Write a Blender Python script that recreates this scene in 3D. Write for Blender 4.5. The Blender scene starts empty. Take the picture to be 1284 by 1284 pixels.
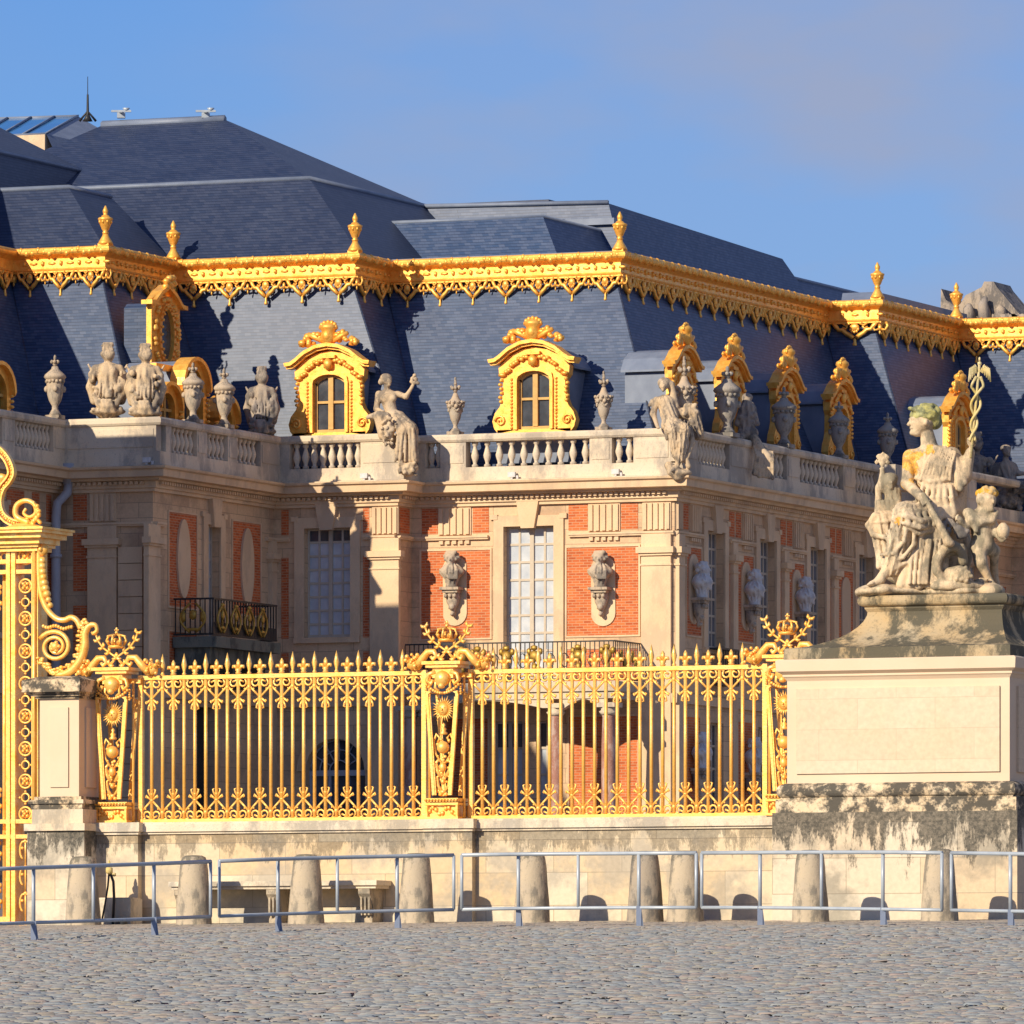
import bpy, math, random
import numpy as np
from mathutils import Matrix, Vector
PI = math.pi
R = math.radians
sc = bpy.context.scene
COL = sc.collection
random.seed(7)
# ------------------------------------------------------------------ plan geometry
FOC = 10200.0
CS, SN = math.cos(R(22.5)), math.sin(R(22.5))

class Frame:
    """a = along the fronts (to the right), b = towards the back, z above the eye"""
    def __init__(s, px, Y):
        s.X, s.Y = (px - 642) * Y / FOC, Y
    def a(s, px, b):
        k = (px - 642) / FOC
        return (k * (s.Y + b * CS) - s.X - b * SN) / (CS + k * SN)
    def b(s, px, a):
        k = (px - 642) / FOC
        return (k * (s.Y - a * SN) - s.X - a * CS) / (SN - k * CS)
    def z(s, py, a, b):
        return (1300 - py) * (s.Y - a * SN + b * CS) / FOC
    def world(s, a, b, z=0.0):
        return Vector((s.X + a * CS + b * SN, s.Y - a * SN + b * CS, z))
BF = Frame(860, 227.0)      # palace
FF = Frame(600, 117.0)      # gilded fence
SLOPE = 0.03024
def ground_z(X, Y):
    return -1.6 + SLOPE * (X * SN + Y * CS)

# ------------------------------------------------------------------ mesh builder
def ico():
    t = (1 + 5 ** .5) / 2
    v = [Vector(p).normalized() for p in [(-1,t,0),(1,t,0),(-1,-t,0),(1,-t,0),(0,-1,t),(0,1,t),(0,-1,-t),(0,1,-t),(t,0,-1),(t,0,1),(-t,0,-1),(-t,0,1)]]
    f = [(0,11,5),(0,5,1),(0,1,7),(0,7,10),(0,10,11),(1,5,9),(5,11,4),(11,10,2),(10,7,6),(7,1,8),(3,9,4),(3,4,2),(3,2,6),(3,6,8),(3,8,9),(4,9,5),(2,4,11),(6,2,10),(8,6,7),(9,8,1)]
    return v, f
def ico2():
    v, f = ico(); cache = {}; nf = []
    def mid(i, j):
        k = (min(i, j), max(i, j))
        if k not in cache:
            cache[k] = len(v); v.append(((v[i] + v[j]) / 2).normalized())
        return cache[k]
    for a, b, c in f:
        x, y, z = mid(a, b), mid(b, c), mid(c, a)
        nf += [(a, x, z), (b, y, x), (c, z, y), (x, y, z)]
    return v, nf
ICO, ICO2 = ico(), ico2()

class MB:
    def __init__(s):
        s.v, s.f, s.sm = [], [], []
        s.M = None
    def add(s, vs, fs, smooth=False):
        n = len(s.v)
        if s.M is not None:
            vs = [s.M @ Vector(p) for p in vs]
        s.v.extend([tuple(p) for p in vs])
        s.f.extend([tuple(i + n for i in f) for f in fs])
        s.sm.extend([smooth] * len(fs))
    def box(s, x0, x1, y0, y1, z0, z1):
        if x0 > x1: x0, x1 = x1, x0
        if y0 > y1: y0, y1 = y1, y0
        if z0 > z1: z0, z1 = z1, z0
        s.add([(x0,y0,z0),(x1,y0,z0),(x1,y1,z0),(x0,y1,z0),(x0,y0,z1),(x1,y0,z1),(x1,y1,z1),(x0,y1,z1)],
              [(0,3,2,1),(4,5,6,7),(0,1,5,4),(1,2,6,5),(2,3,7,6),(3,0,4,7)])
    def lathe(s, prof, c=(0, 0, 0), seg=12, smooth=True, sq=(1, 1)):
        vs, fs = [], []
        n = len(prof)
        for r, z in prof:
            for i in range(seg):
                t = 2 * PI * (i + .5) / seg
                vs.append((c[0] + r * math.cos(t) * sq[0], c[1] + r * math.sin(t) * sq[1], c[2] + z))
        for j in range(n - 1):
            for i in range(seg):
                k = (i + 1) % seg
                fs.append((j*seg+i, j*seg+k, (j+1)*seg+k, (j+1)*seg+i))
        fs.append(tuple(range(seg))[::-1]); fs.append(tuple((n-1)*seg + i for i in range(seg)))
        s.add(vs, fs, smooth)
    def tube(s, pts, r, seg=6, closed=False, smooth=True, flat=1.0):
        pts = [Vector(p) for p in pts]
        n = len(pts)
        rs = r if isinstance(r, (list, tuple)) else [r] * n
        vs, fs = [], []
        prev = None
        for i, p in enumerate(pts):
            if closed: t = pts[(i+1) % n] - pts[i-1]
            else: t = pts[min(i+1, n-1)] - pts[max(i-1, 0)]
            if t.length < 1e-9: t = Vector((0, 0, 1))
            t.normalize()
            if prev is None:
                up = Vector((0, 1, 0)) if abs(t.y) < .9 else Vector((1, 0, 0))
            else: up = prev
            x = up - t * up.dot(t)
            if x.length < 1e-6: x = t.orthogonal()
            x.normalize(); y = t.cross(x); prev = x
            for k in range(seg):
                q = 2 * PI * (k + .5) / seg
                vs.append(p + x * (math.cos(q) * rs[i] * flat) + y * (math.sin(q) * rs[i]))
        m = n if closed else n - 1
        for i in range(m):
            j = (i + 1) % n
            for k in range(seg):
                l = (k + 1) % seg
                fs.append((i*seg+k, j*seg+k, j*seg+l, i*seg+l))
        if not closed:
            fs.append(tuple(range(seg))); fs.append(tuple((n-1)*seg + k for k in range(seg))[::-1])
        s.add(vs, fs, smooth)
    def ball(s, c, r, hi=False):
        rr = r if isinstance(r, (list, tuple)) else (r, r, r)
        v, f = ICO2 if hi else ICO
        s.add([(c[0]+p.x*rr[0], c[1]+p.y*rr[1], c[2]+p.z*rr[2]) for p in v], f, True)
    def prism(s, poly, y0, y1, smooth=False):
        """polygon in x,z extruded along y"""
        n = len(poly)
        A = sum(poly[i][0]*poly[(i+1) % n][1] - poly[(i+1) % n][0]*poly[i][1] for i in range(n))
        if A < 0: poly = poly[::-1]
        if y0 > y1: y0, y1 = y1, y0
        vs = [(x, y0, z) for x, z in poly] + [(x, y1, z) for x, z in poly]
        fs = [tuple(range(n)), tuple(range(n, 2*n))[::-1]]
        for i in range(n):
            j = (i + 1) % n
            fs.append((i, i + n, j + n, j))
        s.add(vs, fs, smooth)
    def band(s, inner, outer, y0, y1):
        """strip between two open x,z polylines, extruded along y"""
        n = len(inner)
        for i in range(n - 1):
            s.prism([inner[i], inner[i+1], outer[i+1], outer[i]], y0, y1)
    def sweep(s, path, prof, closed_prof=True, cap=True):
        """profile of (outward offset, z) along a plan path, right-hand side is outward"""
        offs = {}
        rows = []
        m = len(prof)
        for i in range(len(path)):
            p = Vector(path[i])
            def nrm(a, b):
                d = Vector(b) - Vector(a); d.normalize(); return Vector((d.y, -d.x))
            if i == 0: n = nrm(path[0], path[1]); k = n
            elif i == len(path)-1: n = nrm(path[-2], path[-1]); k = n
            else:
                n1, n2 = nrm(path[i-1], path[i]), nrm(path[i], path[i+1])
                k = (n1 + n2) / (1 + n1.dot(n2))
            rows.append([(p.x + k.x*o, p.y + k.y*o, z) for o, z in prof])
        vs = [q for r_ in rows for q in r_]
        fs = []
        for i in range(len(rows)-1):
            for j in range(m if closed_prof else m-1):
                l = (j+1) % m
                fs.append((i*m+j, i*m+l, (i+1)*m+l, (i+1)*m+j))
        if closed_prof and cap:
            fs.append(tuple(range(m))[::-1]); fs.append(tuple((len(rows)-1)*m + j for j in range(m)))
        s.add(vs, fs)
    def obj(s, name, mat, parent=None, loc=None, rot=None):
        me = bpy.data.meshes.new(name)
        me.from_pydata(s.v, [], s.f)
        me.polygons.foreach_set('use_smooth', s.sm)
        mats = mat if isinstance(mat, (list, tuple)) else [mat]
        for m in mats: me.materials.append(m)
        me.update()
        o = bpy.data.objects.new(name, me); COL.objects.link(o)
        if parent is not None: o.parent = parent
        if loc is not None: o.location = loc
        if rot is not None: o.rotation_euler = rot
        return o

def offset_path(path, d):
    out = []
    for i in range(len(path)):
        def nrm(a, b):
            q = Vector(b) - Vector(a); q.normalize(); return Vector((q.y, -q.x))
        if i == 0: k = nrm(path[0], path[1])
        elif i == len(path)-1: k = nrm(path[-2], path[-1])
        else:
            n1, n2 = nrm(path[i-1], path[i]), nrm(path[i], path[i+1])
            k = (n1 + n2) / (1 + n1.dot(n2))
        out.append((path[i][0] + k.x*d, path[i][1] + k.y*d))
    return out

def tag(o, label=None, cat=None, group=None, kind=None):
    if label: o['label'] = label
    if cat: o['category'] = cat
    if group: o['group'] = group
    if kind: o['kind'] = kind
    return o
def thing(name, label, cat, loc=(0, 0, 0), rz=0.0, group=None):
    o = bpy.data.objects.new(name, None); COL.objects.link(o)
    o.empty_display_size = .3
    o.location = loc; o.rotation_euler = (0, 0, rz)
    return tag(o, label, cat, group)
def kids(o):
    return [c for c in bpy.data.objects if c.parent == o]
def copy_tree(o, parent=None):
    c = o.copy(); COL.objects.link(c); c.parent = parent
    for ch in kids(o): copy_tree(ch, c)
    return c
def dup(o, loc, rz=None, label=None, group=None):
    c = copy_tree(o); c.location = loc
    if rz is not None: c.rotation_euler = (0, 0, rz)
    if label: c['label'] = label
    if group: c['group'] = group
    return c
def inst(src, parent, loc, rz=0.0, scale=None):
    """another copy of a part (shares its mesh)"""
    c = src.copy(); COL.objects.link(c); c.parent = parent; c.location = loc; c.rotation_euler = (0, 0, rz)
    if scale: c.scale = scale
    return c

# ------------------------------------------------------------------ materials
class NT:
    def __init__(s, name):
        s.m = bpy.data.materials.new(name); s.m.use_nodes = True
        s.t = s.m.node_tree; s.n = s.t.nodes; s.l = s.t.links
        s.p = s.n['Principled BSDF']
        s.co = s.n.new('ShaderNodeTexCoord').outputs['Object']
    def node(s, typ, **kw):
        n = s.n.new(typ)
        for k, v in kw.items():
            if k in n.inputs.keys() if isinstance(k, str) and k[0].isupper() else False: pass
            setattr(n, k, v)
        return n
    def link(s, a, b): s.l.new(a, b)
    def noise(s, scale, detail=4, rough=.6, vec=None, stretch=None):
        n = s.n.new('ShaderNodeTexNoise'); n.inputs['Scale'].default_value = scale
        n.inputs['Detail'].default_value = detail; n.inputs['Roughness'].default_value = rough
        v = vec or s.co
        if stretch:
            mp = s.n.new('ShaderNodeMapping'); mp.inputs['Scale'].default_value = stretch
            s.link(v, mp.inputs['Vector']); v = mp.outputs['Vector']
        s.link(v, n.inputs['Vector']); return n.outputs['Fac']
    def ramp(s, fac, stops):
        r = s.n.new('ShaderNodeValToRGB'); e = r.color_ramp.elements
        while len(e) < len(stops): e.new(.5)
        for i, (p, c) in enumerate(stops):
            e[i].position = p; e[i].color = (*c, 1) if len(c) == 3 else c
        s.link(fac, r.inputs['Fac']); return r.outputs['Color']
    def mix(s, fac, a, b, blend='MIX'):
        m = s.n.new('ShaderNodeMix'); m.data_type = 'RGBA'; m.blend_type = blend
        for i, x in ((0, fac), (6, a), (7, b)):
            if isinstance(x, (int, float)): m.inputs[i].default_value = x
            elif isinstance(x, tuple): m.inputs[i].default_value = (*x, 1)
            else: s.link(x, m.inputs[i])
        return m.outputs[2]
    def wallvec(s):
        """(x+y, z) so both wall directions of the plan grid map straight"""
        sp = s.n.new('ShaderNodeSeparateXYZ'); s.link(s.co, sp.inputs[0])
        ad = s.n.new('ShaderNodeMath'); ad.operation = 'ADD'
        s.link(sp.outputs[0], ad.inputs[0]); s.link(sp.outputs[1], ad.inputs[1])
        cb = s.n.new('ShaderNodeCombineXYZ'); s.link(ad.outputs[0], cb.inputs[0]); s.link(sp.outputs[2], cb.inputs[1])
        return cb.outputs[0]
    def brick(s, vec, w, h, mortar, c1, c2, cm, smooth=.1, bias=0.0):
        b = s.n.new('ShaderNodeTexBrick'); s.link(vec, b.inputs['Vector'])
        b.inputs['Scale'].default_value = 1; b.inputs['Brick Width'].default_value = w
        b.inputs['Row Height'].default_value = h; b.inputs['Mortar Size'].default_value = mortar
        b.inputs['Mortar Smooth'].default_value = smooth; b.inputs['Bias'].default_value = bias
        b.inputs['Color1'].default_value = (*c1, 1); b.inputs['Color2'].default_value = (*c2, 1); b.inputs['Mortar'].default_value = (*cm, 1)
        return b
    def bump(s, h, strength=.4, dist=.02):
        b = s.n.new('ShaderNodeBump'); b.inputs['Strength'].default_value = strength; b.inputs['Distance'].default_value = dist
        s.link(h, b.inputs['Height']); s.link(b.outputs[0], s.p.inputs['Normal'])
    def done(s, col, rough=.8, metal=0.0, spec=.5):
        if isinstance(col, tuple): s.p.inputs['Base Color'].default_value = (*col, 1)
        else: s.link(col, s.p.inputs['Base Color'])
        if isinstance(rough, (int, float)): s.p.inputs['Roughness'].default_value = rough
        else: s.link(rough, s.p.inputs['Roughness'])
        s.p.inputs['Metallic'].default_value = metal
        s.p.inputs['Specular IOR Level'].default_value = spec
        return s.m

def ashlar(name, c1, c2, cj, w=.95, h=.42, mortar=.012, stain=(.25, .22, .2), amt=.35, ns=.9, crust=None):
    t = NT(name); v = t.wallvec()
    b = t.brick(v, w, h, mortar, c1, c2, cj, .2)
    n1 = t.noise(ns, 6, .65)
    st = t.ramp(n1, [(.49, (0, 0, 0)), (.60, (1, 1, 1))])
    m0 = t.n.new('ShaderNodeMath'); m0.operation = 'MULTIPLY'; m0.inputs[1].default_value = amt
    t.link(st, m0.inputs[0])
    c = t.mix(m0.outputs[0], b.outputs['Color'], stain)
    if crust:      # black water crust hanging down from a ledge at a given height
        sp = t.n.new('ShaderNodeSeparateXYZ'); t.link(t.co, sp.inputs[0])
        mr = t.n.new('ShaderNodeMapRange'); mr.inputs['From Min'].default_value = crust[0]-crust[1]; mr.inputs['From Max'].default_value = crust[0]; mr.inputs['To Min'].default_value = -.2; mr.inputs['To Max'].default_value = .13
        t.link(sp.outputs[2], mr.inputs['Value'])
        ad = t.n.new('ShaderNodeMath'); ad.operation = 'ADD'; t.link(mr.outputs[0], ad.inputs[0]); t.link(t.noise(3.2, 10, .8, stretch=(1.2, 1.2, .38)), ad.inputs[1])
        cm = t.ramp(ad.outputs[0], [(.5, (0, 0, 0)), (.56, (crust[2],)*3)])
        gr = t.ramp(t.noise(19, 6, .8), [(.42, (.042, .042, .038)), (.62, (.2, .17, .13))])
        c = t.mix(cm, c, gr)
    n2 = t.noise(14, 3, .6)
    c = t.mix(.35, c, t.ramp(n2, [(.3, (.6, .6, .6)), (.7, (1.0, 1.0, 1.0))]), 'MULTIPLY')
    t.bump(t.mix(.5, n2, b.outputs['Fac']), .25, .015)
    return t.done(c, .88, spec=.25)

def plain(name, c1, c2, rough=.8, ns=3.0, metal=0.0, bump=.2, spec=.4, hs=18.0, dist=.01):
    t = NT(name)
    c = t.mix(t.ramp(t.noise(ns, 5), [(.3, (0, 0, 0)), (.7, (1, 1, 1))]), c1, c2)
    if bump: t.bump(t.noise(hs, 4), bump, dist)
    return t.done(c, rough, metal, spec)

def weathered(name, base, warm, dark, moss=None, k=.5, scale=1.6, streak=True, dsh=0.0, top=None):
    t = NT(name)
    c = t.mix(t.ramp(t.noise(scale*.7, 5), [(.35, (0, 0, 0)), (.65, (1, 1, 1))]), base, warm)
    n = t.noise(scale, 8, .72, stretch=(1, 1, .45) if streak else None)
    d = t.ramp(n, [(.475 - dsh, (0, 0, 0)), (.57 - dsh, (k, k, k))])
    c = t.mix(d, c, dark)
    sp = t.ramp(t.noise(22, 5, .7), [(.56, (0, 0, 0)), (.66, (.45, .45, .45))])
    c = t.mix(sp, c, (dark[0]*1.3, dark[1]*1.3, dark[2]*1.2))
    if moss:
        g = t.ramp(t.noise(scale*1.1, 5, .6, stretch=(1.3, .9, 1.1)), [(.57, (0, 0, 0)), (.63, (.9, .9, .9))])
        c = t.mix(g, c, moss)
    if top:        # moss on the head of the stone
        sp2 = t.n.new('ShaderNodeSeparateXYZ'); t.link(t.co, sp2.inputs[0])
        mr = t.n.new('ShaderNodeMapRange'); mr.inputs['From Min'].default_value = top-.22; mr.inputs['From Max'].default_value = top+.04; mr.inputs['To Min'].default_value = -.15; mr.inputs['To Max'].default_value = .14
        t.link(sp2.outputs[2], mr.inputs['Value'])
        ad = t.n.new('ShaderNodeMath'); ad.operation = 'ADD'; t.link(mr.outputs[0], ad.inputs[0]); t.link(t.noise(7, 6, .7), ad.inputs[1])
        c = t.mix(t.ramp(ad.outputs[0], [(.5, (0, 0, 0)), (.6, (.8, .8, .8))]), c, (.13, .12, .09))
    t.bump(t.noise(26, 6, .7), .5, .02)
    return t.done(c, .92, spec=.2)

def make_gold(name, c1, c2, rough=.38, metal=.75, ns=9.0):
    t = NT(name)
    c = t.mix(t.ramp(t.noise(ns, 4), [(.35, (0, 0, 0)), (.68, (1, 1, 1))]), c1, c2)
    c = t.mix(t.ramp(t.noise(17, 6, .75), [(.57, (0, 0, 0)), (.68, (.55, .55, .55))]), c, (c2[0]*.5, c2[1]*.42, c2[2]*.5))
    t.bump(t.noise(30, 4), .3, .012)
    rr = t.n.new('ShaderNodeMapRange'); t.link(t.noise(6, 4), rr.inputs['Value']); rr.inputs['From Min'].default_value = .35; rr.inputs['From Max'].default_value = .65; rr.inputs['To Min'].default_value = rough-.1; rr.inputs['To Max'].default_value = rough+.16
    return t.done(c, rr.outputs[0], metal, .5)

M = {}
M['gold'] = make_gold('gilding', (1.0, .62, .18), (.93, .46, .07), .36, .32, 6.0)
M['gold_roof'] = make_gold('roof_gilding', (1.0, .56, .12), (.88, .38, .05), .4, .4, 5.0)
M['wall'] = ashlar('limestone_ashlar', (.74, .52, .32), (.64, .43, .26), (.42, .29, .19), 1.1, .42, .01, (.36, .25, .17), .5)
M['trim'] = weathered('limestone_trim', (.76, .56, .36), (.70, .49, .30), (.42, .31, .22), None, .4, .9)
M['ledge'] = weathered('weathered_ledge_stone', (.68, .58, .45), (.66, .52, .36), (.22, .2, .19), None, .55, .8)
t = NT('red_brick')
b = t.brick(t.wallvec(), .23, .075, .009, (.70, .185, .058), (.46, .105, .035), (.56, .31, .18), .1)
c = t.mix(.5, b.outputs['Color'], t.ramp(t.noise(1.3, 5), [(.3, (.75, .7, .68)), (.75, (1.1, 1.08, 1.05))]), 'MULTIPLY')
c = t.mix(t.ramp(t.noise(13, 3, .6, stretch=(1, 1, 3)), [(.62, (0, 0, 0)), (.7, (.5, .5, .5))]), c, (.22, .05, .03))
t.bump(b.outputs['Fac'], -.3, .01)
M['brick'] = t.done(c, .85, spec=.2)
def slate(name, base, alt, rough=.45, h=.09):
    t = NT(name)
    b = t.brick(t.wallvec(), .19, h, .003, base, alt, (base[0]*.7, base[1]*.7, base[2]*.72), .3)
    bl_ = t.brick(t.wallvec(), 60, h, .009, (1, 1, 1), (1, 1, 1), (.45, .46, .5), .4)
    n = t.noise(.55, 5, .65)
    c = t.mix(1.0, b.outputs['Color'], bl_.outputs['Color'], 'MULTIPLY')
    c = t.mix(.8, c, t.ramp(n, [(.25, (.72, .74, .8)), (.8, (1.22, 1.2, 1.14))]), 'MULTIPLY')
    c = t.mix(.5, c, t.ramp(t.noise(4, 4, .6, stretch=(.25, .25, 4)), [(.3, (.75, .75, .78)), (.7, (1.15, 1.15, 1.12))]), 'MULTIPLY')
    t.bump(b.outputs['Fac'], -.5, .015)
    return t.done(c, rough, spec=.33)
M['slate'] = slate('slate_roof', (.036, .068, .145), (.082, .112, .19))
M['slate_dark'] = slate('slate_roof_upper', (.03, .044, .09), (.05, .063, .11))
M['lead'] = plain('lead_sheet', (.20, .235, .31), (.14, .17, .24), .5, 2.0, 0.0, .2)
M['frame_white'] = plain('painted_window_frame', (.56, .47, .36), (.48, .40, .31), .6, 4.0, 0, .1)
M['statue'] = weathered('statue_stone', (.56, .44, .31), (.6, .43, .26), (.15, .13, .115), None, .8, 2.6)
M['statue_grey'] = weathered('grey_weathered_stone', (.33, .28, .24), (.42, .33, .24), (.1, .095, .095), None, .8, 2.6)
M['urn'] = weathered('urn_stone', (.48, .40, .31), (.5, .37, .25), (.15, .14, .13), None, .8, 3.0)
M['lichen_stone'] = weathered('lichen_statue_stone', (.66, .53, .36), (.66, .48, .29), (.19, .17, .12), None, .8, 2.2)
M['lichen'] = weathered('orange_lichen_stone', (.72, .36, .03), (.66, .34, .04), (.5, .44, .3), None, .6, 5.0, False, -.03)
M['wreath'] = weathered('mossy_hair_stone', (.48, .42, .12), (.42, .42, .24), (.14, .15, .09), None, .85, 6.0, False)
M['bronze'] = weathered('weathered_staff_metal', (.72, .6, .36), (.62, .45, .1), (.3, .27, .14), None, .6, 3.5, False)
M['marble_bust'] = plain('grey_white_marble', (.7, .68, .66), (.42, .40, .40), .55, 5.0)
M['glass_mid'] = plain('shaded_pane', (.10, .11, .13), (.2, .21, .24), .12, 1.1, 0, 0, .6)
M['pink_marble'] = weathered('pink_marble', (.42, .22, .17), (.34, .16, .12), (.55, .42, .36), None, .7, 3.0, True)
M['glass_light'] = plain('curtained_pane', (.62, .64, .66), (.40, .44, .50), .1, 1.7, 0, .15, .7, 2.5, .02)
M['glass_dark'] = plain('dark_pane', (.03, .035, .045), (.09, .1, .12), .08, 1.5, 0, 0, .7)
M['glass_blue'] = plain('skylight_pane', (.03, .15, .38), (.05, .22, .45), .08, 1.0, 0, 0, .8)  # blue base colour stands in for the sky reflected by the glass
M['iron'] = plain('black_iron', (.015, .015, .018), (.03, .03, .03), .5, 3.0, 0, .1)
M['green_stone'] = weathered('mossy_slab', (.16, .17, .14), (.2, .19, .15), (.05, .055, .05), None, .7, 2.5)
M['gold_dull'] = make_gold('tarnished_gilding', (.55, .34, .07), (.42, .25, .05), .5, .6)
M['zinc'] = plain('grey_zinc_pipe', (.42, .43, .47), (.36, .36, .4), .5, 3.0)
M['galv'] = plain('galvanised_rail', (.42, .46, .50), (.34, .38, .43), .4, 6.0, .1, .1)
M['foot_blue'] = plain('grey_blue_post_foot', (.22, .26, .36), (.18, .22, .31), .6, 4.0)
M['dark_wood'] = plain('dark_interior', (.02, .017, .014), (.035, .03, .025), .9, 1.0)
SKY_TINT = (.43, .605, .94, 1)
SKY_CLOUD = (2.85, 3.3, 4.7, 1)
EXPO = 0.25
# ================================================================== PALACE
palace = thing('palace', 'brick and pale stone palace with slate mansard roofs, gilded dormers and gilded roof cornice', 'palace', BF.world(0, 0, 0), -R(22.5))
LEDGE = [(-14.68,-34),(-14.68,-9.22),(-11.8,-9.22),(-11.8,-1.14),(-8.0,-1.14),(-8.0,0),(0,0),(0,17.0),(1.62,17.0),(1.62,24.3),(12,24.3)]
GOLD = [(-18.9,-34),(-18.9,-3.91),(-16.03,-3.91),(-16.03,.74),(-10.35,.74),(-10.35,3.2),(-3.2,3.2),(-3.2,20.22),(-1.58,20.22),(-1.58,27.5),(12,27.5)]
WALL = offset_path(LEDGE, -.55)
ZB = 4.2
class Face:
    def __init__(s, kind, c):
        s.kind, s.c = kind, c
        s.M = Matrix.Translation((0, c, 0)) if kind == 'U' else Matrix.Translation((c, 0, 0)) @ Matrix.Rotation(PI/2, 4, 'Z')
        s.rz = 0 if kind == 'U' else PI/2
    def t(s, px, n=0.0):
        return BF.a(px, s.c - n) if s.kind == 'U' else BF.b(px, s.c + n)
    def z(s, py, t):
        return BF.z(py, t, s.c) if s.kind == 'U' else BF.z(py, s.c, t)
    def loc(s, t, n=0.0, z=0.0):
        return (t, s.c - n, z) if s.kind == 'U' else (s.c + n, t, z)
    def mb(s):
        m = MB(); m.M = s.M; return m
U1, V1, U2, V2 = Face('U', -8.67), Face('V', -12.35), Face('U', -.59), Face('V', -8.55)
U3, V3, U4, V4, U5 = Face('U', .55), Face('V', -.55), Face('U', 17.55), Face('V', 1.07), Face('U', 24.85)
V0 = Face('V', -15.23)

def wall_piece(face, t0, t1, z0, z1, holes=(), depth=.36):
    m = face.mb()
    ts = sorted({t0, t1, *[h[0] for h in holes], *[h[1] for h in holes]})
    zs = sorted({z0, z1, *[h[2] for h in holes], *[h[3] for h in holes]})
    for i in range(len(ts)-1):
        for j in range(len(zs)-1):
            ct, cz = (ts[i]+ts[i+1])/2, (zs[j]+zs[j+1])/2
            if any(h[0] < ct < h[1] and h[2] < cz < h[3] for h in holes): continue
            m.add([(ts[i],0,zs[j]),(ts[i+1],0,zs[j]),(ts[i+1],0,zs[j+1]),(ts[i],0,zs[j+1])], [(0,1,2,3)])
    for h in holes:
        a, b, c, d = h[:4]; y = depth
        m.add([(a,0,c),(a,y,c),(a,y,d),(a,0,d)], [(3,2,1,0)])
        m.add([(b,0,c),(b,y,c),(b,y,d),(b,0,d)], [(0,1,2,3)])
        m.add([(a,0,d),(b,0,d),(b,y,d),(a,y,d)], [(3,2,1,0)])
        m.add([(a,0,c),(b,0,c),(b,y,c),(a,y,c)], [(0,1,2,3)])
    return m.obj('wall', M['wall'], palace)

def brick_panel(face, t0, t1, z0, z1, frame=True):
    m = face.mb(); m.box(t0, t1, -.012, .05, z0, z1)
    o = m.obj('brick_panel', M['brick'], palace)
    if frame:
        g = face.mb(); w = .05
        for q in ((t0-w, t1+w, z1, z1+w), (t0-w, t1+w, z0-w, z0), (t0-w, t0, z0, z1), (t1, t1+w, z0, z1)):
            g.box(q[0], q[1], -.035, .03, q[2], q[3])
        g.obj('panel_frame', M['trim'], o)
    return o

def window(face, t0, t1, z0, z1, cols, rows, surround=True, dark_top=False, glass='glass_light', door=False, y=.22):
    m = face.mb(); w = .055
    W = t1 - t0
    m.box(t0, t0+w, y, y+.09, z0, z1); m.box(t1-w, t1, y, y+.09, z0, z1)
    m.box(t0+w, t1-w, y, y+.09, z1-w, z1); m.box(t0+w, t1-w, y, y+.09, z0, z0+w*1.6)
    c = (t0+t1)/2
    m.box(c-.06, c+.06, y-.02, y+.09, z0+w*1.6, z1-w)
    zt = z0 + (z1 - z0) * .79
    tr = []
    for side in (0, 1):
        a, b = (t0+w, c-.06) if side == 0 else (c+.06, t1-w)
        for i in range(1, cols):
            x = a + (b-a)*i/cols; m.box(x-.03, x+.03, y+.01, y+.07, z0+w, z1-w)
        for j in range(1, rows):
            z = z0 + (z1-z0)*j/rows; m.box(a, b, y+.013, y+.067, z-.032, z+.032)
    o = m.obj('window', M['frame_white'], palace)
    g = face.mb()
    zd = z0 + (z1-z0)*(rows-1)/rows if dark_top else z1-w
    g.box(t0+w, t1-w, y+.04, y+.055, z0+w, zd)
    g.obj('pane', M[glass], o)
    if dark_top:
        g = face.mb(); g.box(t0+w, t1-w, y+.04, y+.055, zd, z1-w); g.obj('pane', M['glass_dark'], o)
    # deep dark backing so that the room behind reads dark
    if surround:
        s_ = face.mb(); f = .3
        s_.box(t0-f, t0, -.06, .02, z0, z1+f); s_.box(t1, t1+f, -.06, .02, z0, z1+f)
        s_.box(t0, t1, -.06, .02, z1, z1+f)
        s_.box(t0-f-.1, t0-f+.12, -.075, .02, z1+f-.1, z1+f+.04)
        s_.box(t1+f-.12, t1+f+.1, -.075, .02, z1+f-.1, z1+f+.04)
        # keystone
        s_.prism([(c-.2, z1-.06), (c+.2, z1-.06), (c+.34, z1+.72), (c-.34, z1+.72)], -.15, 0)
        s_.box(t0-f, t1+f, -.12, .02, z0-.16, z0-.002)
        s_.obj('window_surround', M['trim'], palace)
    return o

def pilaster(face, t0, t1, z0=ZB, cap=13.72):
    m = face.mb(); n = .13
    m.box(t0, t1, -n, .02, z0, cap-.5)
    m.box(t0-.03, t1+.03, -n-.03, .02, cap-.52, cap-.47)
    m.box(t0, t1, -n, .02, cap-.47, cap-.24)
    m.box(t0-.06, t1+.06, -n-.06, .02, cap-.24, cap-.17)
    m.box(t0-.12, t1+.12, -n-.12, .02, cap-.17, cap)
    m.box(t0, t1, -n, .02, cap, 14.08)
    return m.obj('pilaster', M['trim'], palace)

def triglyph(face, t0, t1, z0=14.2, z1=15.0):
    m = face.mb(); n = 5; w = (t1-t0)/n
    m.box(t0, t1, -.04, .02, z0, z1)
    for i in range(n):
        a = t0 + w*i
        m.box(a+w*.22, a+w*.78, -.09, -.03, z0+.02, z1-.05)
    for i in range(n):
        a = t0 + w*i
        m.box(a+w*.2, a+w*.8, -.075, .02, z0-.26, z0-.16)
    return m.obj('triglyph', M['trim'], palace)

def bust_niche(face, t, zc):
    m = face.mb(); pts = []
    for i in range(20):
        q = 2*PI*i/20
        pts.append((t + .37*math.cos(q), zc + (.62 if math.sin(q) > 0 else -.62) + .37*math.sin(q)))
    m.prism(pts, -.05, .02)
    return m.obj('bust_plaque', M['trim'], palace)

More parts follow.
